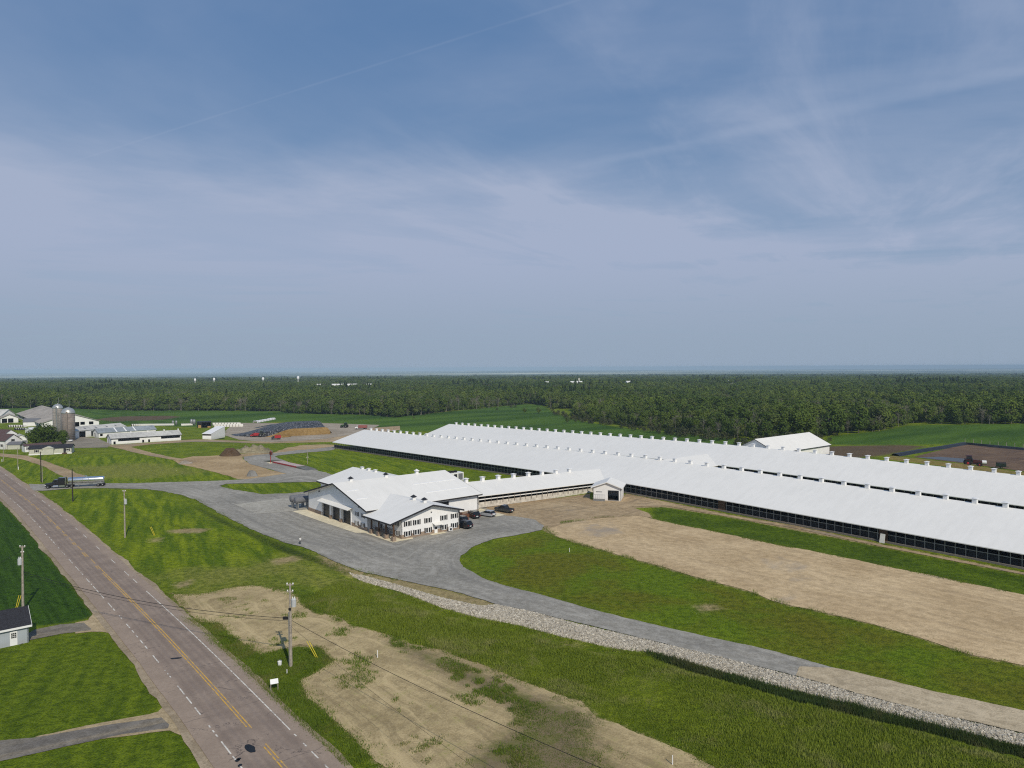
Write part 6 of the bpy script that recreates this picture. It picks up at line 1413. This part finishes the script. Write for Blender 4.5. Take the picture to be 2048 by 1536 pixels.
def quad_cloud(name, pts, nrms, size, m, parent=None):
    n = len(pts); P = np.array(pts); N = np.array(nrms); N /= np.linalg.norm(N, axis=1)[:, None] + 1e-9
    A_ = np.cross(N, rng.normal(size=(n, 3))); A_ /= np.linalg.norm(A_, axis=1)[:, None] + 1e-9; B_ = np.cross(N, A_)
    s_ = (np.array(size) * np.ones(n))[:, None]
    V = np.stack([P + A_ * s_, P + B_ * s_ * .8, P - A_ * s_, P - B_ * s_ * .8], 1).reshape(-1, 3)
    me = bpy.data.meshes.new(name); me.from_pydata(V.tolist(), [], np.arange(4 * n).reshape(-1, 4).tolist()); me.update(); me.materials.append(m)
    o = bpy.data.objects.new(name, me); COL.objects.link(o)
    if parent is not None: o.parent = parent
    return o
def crown_pts(h, r, z0, lobes, per, flat_=1.0, seed=0):
    g = np.random.default_rng(seed); P = []; N = []; S = []
    for k in range(lobes):
        if k == 0: c = np.array([0, 0, z0 + (h - z0) * .55]); lr = np.array([r * .75, r * .75, (h - z0) * .45])
        else:
            a = g.random() * 6.283; q = g.random() ** .6 * r * .68; zz = z0 + (h - z0) * (.15 + .68 * g.random()); c = np.array([q * math.cos(a), q * math.sin(a), zz]); lr = np.array([1, 1, .85]) * r * (.34 + .25 * g.random())
        d = g.normal(size=(per, 3)); d /= np.linalg.norm(d, axis=1)[:, None]; rad = .70 + .34 * g.random(per)
        P.append(c + d * lr * rad[:, None]); N.append(d + g.normal(size=(per, 3)) * .45 + [0, 0, .25]); S.append(np.full(per, r * .105) * (.7 + .6 * g.random(per)))
    return np.concatenate(P), np.concatenate(N), np.concatenate(S)
def trunk_mb(h, r0, limbs, seed, spread=2.2, z0=.3):
    g = random.Random(seed); m = MB(); m.tube((0, 0, -.3), (0, 0, h * .55), r0, r0 * .6, 7); m.tube((0, 0, h * .55), (.15, .1, h * .92), r0 * .6, r0 * .15, 6)
    for _ in range(limbs):
        z = h * (z0 + .45 * g.random()); a = g.random() * 6.28; l = spread * (.6 + .6 * g.random()); m.tube((0, 0, z), (l * math.cos(a), l * math.sin(a), z + l * .9), r0 * .35, r0 * .1, 5)
    return m
GT = "trees along the edge of the wood"
protos = []
def proto(kind, label, h, r, z0, lobes, per, m, bark, seed, limbs=6):
    t = thing(kind, label, "tree", (0, 0, 0), 0, GT)
    p, n_, s_ = crown_pts(h, r, z0, lobes, per, seed=seed); quad_cloud("crown", p, n_, s_, m, t); trunk_mb(h, .22, limbs, seed, r * .6).build("trunk", bark, t); protos.append(t); return t
PALEB = mat("pale_bark", (.22, .205, .17), .9, .25, 3)
proto("broadleaf_tree", "leafy green tree standing at the edge of the wood", 13, 4.8, .3, 11, 120, LEAF, BARK, 1)
proto("broadleaf_tree", "leafy green tree standing at the edge of the wood", 11, 4.4, .3, 10, 120, LEAF, BARK, 2)
proto("broadleaf_tree", "tall leafy green tree rising at the edge of the wood", 14.5, 4.5, 1.0, 11, 115, LEAF, PALEB, 3)
t_ = thing("bare_tree", "grey half-bare tree with pale trunk at the edge of the wood", "tree", (0, 0, 0), 0, "half-bare trees along the edge of the wood")
p, n_, s_ = crown_pts(12, 3.2, 3, 7, 38, seed=4); quad_cloud("crown", p, n_, s_ * .55, TWIG, t_); trunk_mb(12, .2, 16, 4, 2.4).build("trunk", PALEB, t_); protos.append(t_)
t_ = thing("conifer_tree", "dark narrow conifer standing at the edge of the wood", "tree", (0, 0, 0), 0, "conifers along the edge of the wood")
g = np.random.default_rng(5); zz = g.random(520) ** 1.3; a = g.random(520) * 6.283; rr = (1 - zz) * 3.0 * (.55 + .5 * g.random(520)); P_ = np.stack([rr * np.cos(a), rr * np.sin(a), 1.0 + zz * 13.5], 1); N_ = np.stack([np.cos(a), np.sin(a), .5 + 0 * a], 1) + g.normal(size=(520, 3)) * .4
quad_cloud("crown", P_, N_, .55, PINE, t_); trunk_mb(14, .2, 0, 5).build("trunk", BARK, t_); protos.append(t_)
sh = thing("shrub", "low olive shrub in front of the wood", "shrub", (0, 0, 0), 0, "shrubs in front of the wood")
p, n_, s_ = crown_pts(3.6, 2.3, .2, 6, 40, seed=6); quad_cloud("crown", p, n_, s_, leafmat("shrub_leaves", (.06, .075, .03), (.12, .125, .06)), sh); trunk_mb(3, .08, 8, 6, 1.2, .05).build("stem", BARK, sh); protos.append(sh)
# where the wood stands: its near edge traced on the ground, back to the plain
EDGE = [(-900, 806), (-300, 812), (0, 817), (200, 820), (400, 821.5), (560, 823), (577, 827), (650, 829), (740, 831), (790, 836), (850, 829), (905, 823), (985, 816), (1060, 807), (1090, 812), (1110, 826), (1150, 838), (1230, 850), (1330, 862), (1430, 874), (1500, 883), (1580, 880), (1650, 874), (1700, 869), (1765, 863), (1805, 853), (1830, 846), (1900, 850), (2048, 849), (2400, 846), (3000, 840)]
ew = np.array(PXP(EDGE)); eaz = ew[:, 0] / ew[:, 1]; edist = ew[:, 1]
def edge_y(az_): return np.interp(az_, eaz, edist)
N_ = 90000
# depth samples: density about 1/a^2 with spacing a growing with distance
Y1 = 5600.0
yy = np.concatenate([np.sqrt(rng.uniform(380 ** 2, 950 ** 2, 60000)), 950 * np.exp(rng.uniform(0, math.log(Y1 / 950), 170000))])
az_ = rng.uniform(-1.02, 1.02, len(yy)); X = az_ * yy
keep = yy > edge_y(az_) + 2
# clearings: pale green strips far right
for (c0, c1, y0_, y1_) in ((.50, 1.1, 712, 742), (.56, 1.1, 925, 975), (-.03, .09, 560, 720), (.43, .62, 1500, 1620), (-.5, -.3, 1900, 2000)):
    keep &= ~((az_ > c0) & (az_ < c1) & (yy > y0_) & (yy < y1_) & (yy < 2600))
for (ca, cD, cw) in CLEAR: keep &= ~((np.abs(az_ - ca) < cw * .75 + .003) & (yy < cD + 20) & (yy > cD * .925))
X = X[keep]; Y = yy[keep]; AZ = az_[keep]; depth = Y - edge_y(AZ)
# thin overlaps with a grid
gridk = {}
sel = []
a_sp = np.where(Y < 950, 4.7, 4.7 * Y / 950)
for i in np.argsort(Y):
    key = (round(X[i] / a_sp[i]), round(Y[i] / 4.7) if Y[i] < 950 else 1000 + round(math.log(Y[i] / 950) * 950 / 4.7))
    if key in gridk: continue
    gridk[key] = 1; sel.append(i)
sel = np.array(sel); X, Y, AZ, depth = X[sel], Y[sel], AZ[sel], depth[sel]
grow = np.clip(Y / 950, 1, 6) * 1.05
kind = rng.choice([0, 1, 2, 3, 4], len(X), p=[.43, .36, .13, .07, .01])
clump = np.array([noise.noise(Vector((a * .006, b * .006, 0))) for a, b in zip(X, Y)])
kind = np.where((depth < 45) & (rng.random(len(X)) < .16), 3, kind)
kind = np.where((clump > .42) & (rng.random(len(X)) < .4), 4, kind); kind = np.where((clump < -.3) & (rng.random(len(X)) < .35), 3, kind)
scl = (.55 + .72 * rng.random(len(X)) ** 1.3) * (1 + .35 * clump)
low = np.interp(AZ, [.08, .12, .35, .42], [1, .62, .62, 1]); lowd = np.where(depth < 130, low + (1 - low) * np.clip(depth / 130, 0, 1), 1.0); scl = scl * lowd
rot = rng.uniform(0, 6.283, len(X)); Z = H(X, Y)
# the 300 nearest the edge, seen from the fields, are trees of their own
inview = np.abs(AZ) < .80
bins = np.floor((AZ + .8) / 1.6 * 75).astype(int); own = np.zeros(len(X), bool)
for b in range(75):
    ids = np.where(inview & (bins == b))[0]; ids = ids[np.argsort(depth[ids])][:4]; own[ids] = True
used = set()
for i in np.where(own)[0]:
    pr = protos[kind[i]]; loc = (float(X[i]), float(Y[i]), float(Z[i])); s_ = float(scl[i])
    if kind[i] not in used: used.add(kind[i]); o = pr; o.location = loc; o.rotation_euler = (0, 0, float(rot[i])); o.scale = (s_,) * 3
    else: o = dup(pr, loc, float(rot[i]), scale=(s_,) * 3)
rest_ = ~own
def stuff_points(name, xs, ys, zs, rots, scs, kinds, proto_list, label):
    me = bpy.data.meshes.new(name); me.from_pydata(np.stack([xs, ys, zs], -1).tolist(), [], [])
    a = me.attributes.new('rotz', 'FLOAT', 'POINT'); a.data.foreach_set('value', rots.astype(np.float32))
    a = me.attributes.new('scl', 'FLOAT_VECTOR', 'POINT'); a.data.foreach_set('vector', scs.astype(np.float32).ravel())
    a = me.attributes.new('kindi', 'INT', 'POINT'); a.data.foreach_set('value', kinds.astype(np.int32))
    o = bpy.data.objects.new(name, me); COL.objects.link(o); tag(o, kind='stuff')
    if label: o['label'] = label[0]; o['category'] = label[1]
    ng = bpy.data.node_groups.new(name, 'GeometryNodeTree'); ng.interface.new_socket("Geometry", in_out='INPUT', socket_type='NodeSocketGeometry'); ng.interface.new_socket("Geometry", in_out='OUTPUT', socket_type='NodeSocketGeometry')
    n = ng.nodes; l = ng.links; gi = n.new('NodeGroupInput'); go = n.new('NodeGroupOutput'); ip = n.new('GeometryNodeInstanceOnPoints'); jg = n.new('GeometryNodeJoinGeometry')
    for t in reversed(proto_list):
        j2 = n.new('GeometryNodeJoinGeometry')
        for ch in t.children:
            oi = n.new('GeometryNodeObjectInfo'); oi.inputs['Object'].default_value = ch; oi.transform_space = 'ORIGINAL'; l.new(oi.outputs['Geometry'], j2.inputs[0])
        g2 = n.new('GeometryNodeGeometryToInstance'); l.new(j2.outputs[0], g2.inputs[0]); l.new(g2.outputs[0], jg.inputs[0])
    def na(nm, ty): q = n.new('GeometryNodeInputNamedAttribute'); q.data_type = ty; q.inputs[0].default_value = nm; return q.outputs[0]
    cx_ = n.new('ShaderNodeCombineXYZ'); l.new(na('rotz', 'FLOAT'), cx_.inputs[2]); er = n.new('FunctionNodeEulerToRotation'); l.new(cx_.outputs[0], er.inputs[0])
    l.new(gi.outputs[0], ip.inputs['Points']); l.new(jg.outputs[0], ip.inputs['Instance']); ip.inputs['Pick Instance'].default_value = True
    l.new(na('kindi', 'INT'), ip.inputs['Instance Index']); l.new(er.outputs[0], ip.inputs['Rotation']); l.new(na('scl', 'FLOAT_VECTOR'), ip.inputs['Scale']); l.new(ip.outputs[0], go.inputs[0])
    md = o.modifiers.new("scatter", 'NODES'); md.node_group = ng; return o
sc3 = np.stack([scl[rest_] * grow[rest_], scl[rest_] * grow[rest_], scl[rest_]], -1)
stuff_points("woodland", X[rest_], Y[rest_], Z[rest_], rot[rest_], sc3, kind[rest_], protos[:5], ("dense green wood stretching behind the farm to the plain", "woodland"))
# shrubs in front of the wood
usedS = False; cnt = 0
for k in range(900):
    u = rng.uniform(760, 1660); a = (u - 1024) / 1420
    if u < 1100: yb = edge_y(a) - rng.uniform(2, 60) if rng.random() < .12 else -1
    else: yb = edge_y(a) - rng.uniform(0, 34) ** 1.0
    if yb < 0 or cnt >= 150: continue
    x = a * yb; s_ = rng.uniform(.5, 1.5); cnt += 1
    if not usedS: usedS = True; o = sh; o.location = (x, yb, Hs(x, yb)); o.scale = (s_,) * 3
    else: dup(sh, (x, yb, Hs(x, yb)), rng.uniform(0, 6), scale=(s_, s_, s_ * rng.uniform(.7, 1.2)))
# a few single trees on the clearing
for (u, v, s_) in ((1050, 826, .5), (1078, 827, .6), (1135, 846, .45)):
    x, y, z = gpt(u, v); dup(protos[1], (x, y, z), 1.0, "small lone tree standing in the green clearing before the wood", "lone trees in the clearing", (s_,) * 3)
# big maple by the houses
x, y, z = gpt(83, 897)
mt = thing("maple_tree", "big dark green tree behind the mobile homes, in front of the silos", "tree", (x, y, z))
p, n_, s_ = crown_pts(11.5, 6.6, .3, 14, 420, seed=21); quad_cloud("crown", p, n_, s_ * .5, LEAFD, mt); trunk_mb(9, .35, 10, 21, 3.5).build("trunk", BARK, mt)
x, y, z = gpt(111, 895)
mt = thing("maple_tree", "lower dark green tree beside the bigger one, close to the silos", "tree", (x, y, z))
p, n_, s_ = crown_pts(8.4, 5.6, .3, 12, 380, seed=22); quad_cloud("crown", p, n_, s_ * .5, LEAFD, mt); trunk_mb(7, .3, 8, 22, 3).build("trunk", BARK, mt)

# ------------------------------------------------------------------ rough grass, reeds and stones
def scatter_in(poly, n):
    P = np.array(poly); lo = P.min(0); hi = P.max(0); out = []
    while sum(len(o) for o in out) < n:
        q = rng.uniform(lo, hi, (n, 2)); out.append(q[inpoly(q[:, 0], q[:, 1], poly)])
    return np.concatenate(out)[:n]
def grass_mesh(name, pts, hmin, hmax, wd, m, blades=4, spread=.22, label=None):
    n = len(pts); k = n * blades
    b = np.repeat(pts, blades, 0) + rng.normal(size=(k, 2)) * spread; z = H(b[:, 0], b[:, 1]) - .03
    big = np.repeat(np.array([noise.noise(Vector((p_[0] * .045, p_[1] * .045, 11))) + .5 * noise.noise(Vector((p_[0] * .16, p_[1] * .16, 5))) for p_ in pts]), blades)
    a = rng.uniform(0, 6.283, k); w_ = wd * rng.uniform(.6, 1.4, k); h = rng.uniform(hmin, hmax, k) * np.clip(1 + big * .9, .35, 1.7); le = rng.normal(size=(k, 2)) * .25 * h[:, None]
    dx, dy = np.cos(a) * w_, np.sin(a) * w_
    V = np.empty((k, 3, 3)); V[:, 0] = np.stack([b[:, 0] - dx, b[:, 1] - dy, z], -1); V[:, 1] = np.stack([b[:, 0] + dx, b[:, 1] + dy, z], -1); V[:, 2] = np.stack([b[:, 0] + le[:, 0], b[:, 1] + le[:, 1], z + h], -1)
    me = bpy.data.meshes.new(name); me.vertices.add(3 * k); me.vertices.foreach_set('co', V.ravel()); me.loops.add(3 * k); me.loops.foreach_set('vertex_index', np.arange(3 * k)); me.polygons.add(k); me.polygons.foreach_set('loop_start', np.arange(0, 3 * k, 3)); me.polygons.foreach_set('loop_total', np.full(k, 3)); me.update()
    ta = me.attributes.new('tone', 'FLOAT', 'POINT'); ta.data.foreach_set('value', np.repeat(np.clip(np.repeat(rng.normal(.5, .22, n), blades) + rng.normal(0, .15, k) + big * .35, 0, 1), 3).astype(np.float32))
    me.materials.append(m); o = bpy.data.objects.new(name, me); COL.objects.link(o); tag(o, kind='stuff'); return o
def grassmat(name, lo, hi, dry):
    m, t, bs = newmat(name); co = t.new('ShaderNodeTexCoord').outputs['Object']
    c = t.mix(t.math('ADD', t.math('MULTIPLY', t.attr('tone'), .7), t.math('MULTIPLY', t.ramp(t.noise(co, .25, 5, .65), .35, .65), .3)), lo, hi); c = t.mix(t.math('MULTIPLY', t.ramp(t.noise(co, .14, 6, .72, .5), .48, .68), .7), c, dry)
    t.put(bs.inputs['Base Color'], c); bs.inputs['Roughness'].default_value = .8; bs.inputs['Specular IOR Level'].default_value = .15
    tr = t.new('ShaderNodeBsdfTranslucent'); t.put(tr.inputs[0], c); mx = t.new('ShaderNodeMixShader'); mx.inputs[0].default_value = .35
    t.l.new(bs.outputs[0], mx.inputs[1]); t.l.new(tr.outputs[0], mx.inputs[2]); out = [n for n in m.node_tree.nodes if n.type == 'OUTPUT_MATERIAL'][0]; t.l.new(mx.outputs[0], out.inputs[0]); return m
GRASSM = grassmat("rough_grass_blades", (.13, .18, .014), (.285, .345, .045), (.36, .35, .13)); REEDM = grassmat("reed_blades", (.03, .055, .012), (.10, .15, .04), (.17, .16, .07)); WEEDM = grassmat("weed_blades", (.07, .12, .008), (.20, .28, .03), (.24, .22, .07))
MEADOW = PXP([(640, 1180), (700, 1160), (728, 1168), (800, 1187), (888, 1221), (958, 1240), (1043, 1256), (1122, 1277), (1210, 1297), (1304, 1312), (1400, 1345), (1495, 1376), (1590, 1406), (1716, 1438), (1843, 1467), (2048, 1522), (2150, 1600), (1500, 1620), (1420, 1532), (1327, 1489), (1234, 1448), (1166, 1404), (1081, 1376), (982, 1336), (888, 1301), (762, 1266), (671, 1232), (606, 1205)])
grass_mesh("tall_grass", scatter_in(MEADOW, 48000), .12, .42, .05, GRASSM)
grass_mesh("reeds", scatter_in(MPOLY['darkveg'][0], 5200), .3, .85, .05, REEDM, 6, .3)
sp_ = scatter_in(PXP(SOIL_A), 30000); f_ = np.array([noise.noise(Vector((a * .18, b * .18, 4))) + .6 * noise.noise(Vector((a * .7, b * .7, 2))) for a, b in sp_]); sp_ = sp_[f_ > .42]
STRIP = PXP([(352, 1232), (401, 1244), (435, 1247), (486, 1287), (520, 1310), (560, 1300), (640, 1296), (665, 1322), (600, 1361), (611, 1395), (657, 1432), (705, 1472), (748, 1518), (690, 1536), (640, 1490), (560, 1415), (450, 1312), (392, 1262)])
gq = scatter_in(GAP, 13000); gk = np.array([noise.noise(Vector((a * .11, b * .11, 3))) + .5 * noise.noise(Vector((a * .5, b * .5, 2))) for a, b in gq])
wp = np.concatenate([sp_, scatter_in(STRIP, 9000), gq[gk > -.02], scatter_in(MPOLY['darkveg'][1], 700), scatter_in(MPOLY['darkveg'][2], 900)])
def edge_pts(poly, per, sg):
    out = []
    for a_, b_ in zip(poly, poly[1:] + poly[:1]):
        a_, b_ = np.array(a_), np.array(b_); L_ = np.hypot(*(b_ - a_)); k = int(L_ * per)
        if k and np.hypot(*a_) < 300: out.append(a_ + (b_ - a_) * rng.random((k, 1)) + rng.normal(size=(k, 2)) * sg)
    return np.concatenate(out)
LW, GW, SW = PXP(LOT), PXP(GRV), PXP(SOIL_A)
ep = np.concatenate([edge_pts(LW, 16, .55), edge_pts(SW, 22, .6), edge_pts(GW[56:], 6, .35)])
ek = np.array([noise.noise(Vector((a * .25, b * .25, 8))) for a, b in ep]); wp = np.concatenate([wp, ep[ek > -.05]])
grass_mesh("weeds", wp, .12, .4, .04, WEEDM)
def stones():
    pts = scatter_in(MPOLY['rock'][0], 52000); dd = np.abs(sdist(pts[:, 0], pts[:, 1], MPOLY['rock'][0])); n = len(pts)
    base_ = np.array([(-1, -1, -1), (1, -1, -1), (1, 1, -1), (-1, 1, -1), (-1, -1, 1), (1, -1, 1), (1, 1, 1), (-1, 1, 1)], float) * .5
    fc = np.array([(3, 2, 1, 0), (4, 5, 6, 7), (0, 1, 5, 4), (1, 2, 6, 5), (2, 3, 7, 6), (3, 0, 4, 7)])
    V = np.repeat(base_[None], n, 0) + rng.normal(size=(n, 8, 3)) * .16; V[:, 4:, :2] *= .72
    s_ = rng.uniform(.09, .21, n) * (1 + .5 * (rng.random(n) < .05)) ; V *= (s_[:, None] * np.array([1, 1, .75]) * rng.uniform(.7, 1.3, (n, 3)))[:, None, :]
    a = rng.uniform(0, 6.28, n); c, s2 = np.cos(a)[:, None], np.sin(a)[:, None]; x, y = V[..., 0] * c - V[..., 1] * s2, V[..., 0] * s2 + V[..., 1] * c
    V[..., 0] = x + pts[:, 0:1]; V[..., 1] = y + pts[:, 1:2]; V[..., 2] += (H(pts[:, 0], pts[:, 1]) + s_ * .2)[:, None]
    fcs = (fc[None] + (np.arange(n) * 8)[:, None, None]).reshape(-1, 4)
    me = bpy.data.meshes.new("riprap"); me.from_pydata(V.reshape(-1, 3).tolist(), [], fcs.tolist()); me.update()
    a = me.attributes.new('tone', 'FLOAT', 'POINT'); a.data.foreach_set('value', np.repeat(rng.random(n), 8).astype(np.float32))
    m, t, bs = newmat("pale_limestone"); t.put(bs.inputs['Base Color'], t.mix(t.attr('tone'), (.23, .20, .15), (.65, .595, .485))); bs.inputs['Roughness'].default_value = .9; me.materials.append(m)
    o = bpy.data.objects.new("riprap", me); COL.objects.link(o); tag(o, kind='stuff')
stones()

# ------------------------------------------------------------------ haze: one box of even air round everything
hz = MB().box(-28000, 28000, -1500, 27500, -75, 44).build("haze", bpy.data.materials.new("haze_air")); tag(hz, kind='stuff')
hm_ = hz.data.materials[0]; hm_.use_nodes = True; ht = NT(hm_.node_tree); ht.n.clear()
pv = ht.new('ShaderNodeVolumePrincipled'); pv.inputs['Color'].default_value = (.52, .71, .88, 1); pv.inputs['Density'].default_value = 0.9e-4; pv.inputs['Anisotropy'].default_value = -0.25
mo = ht.new('ShaderNodeOutputMaterial'); ht.l.new(pv.outputs[0], mo.inputs['Volume'])
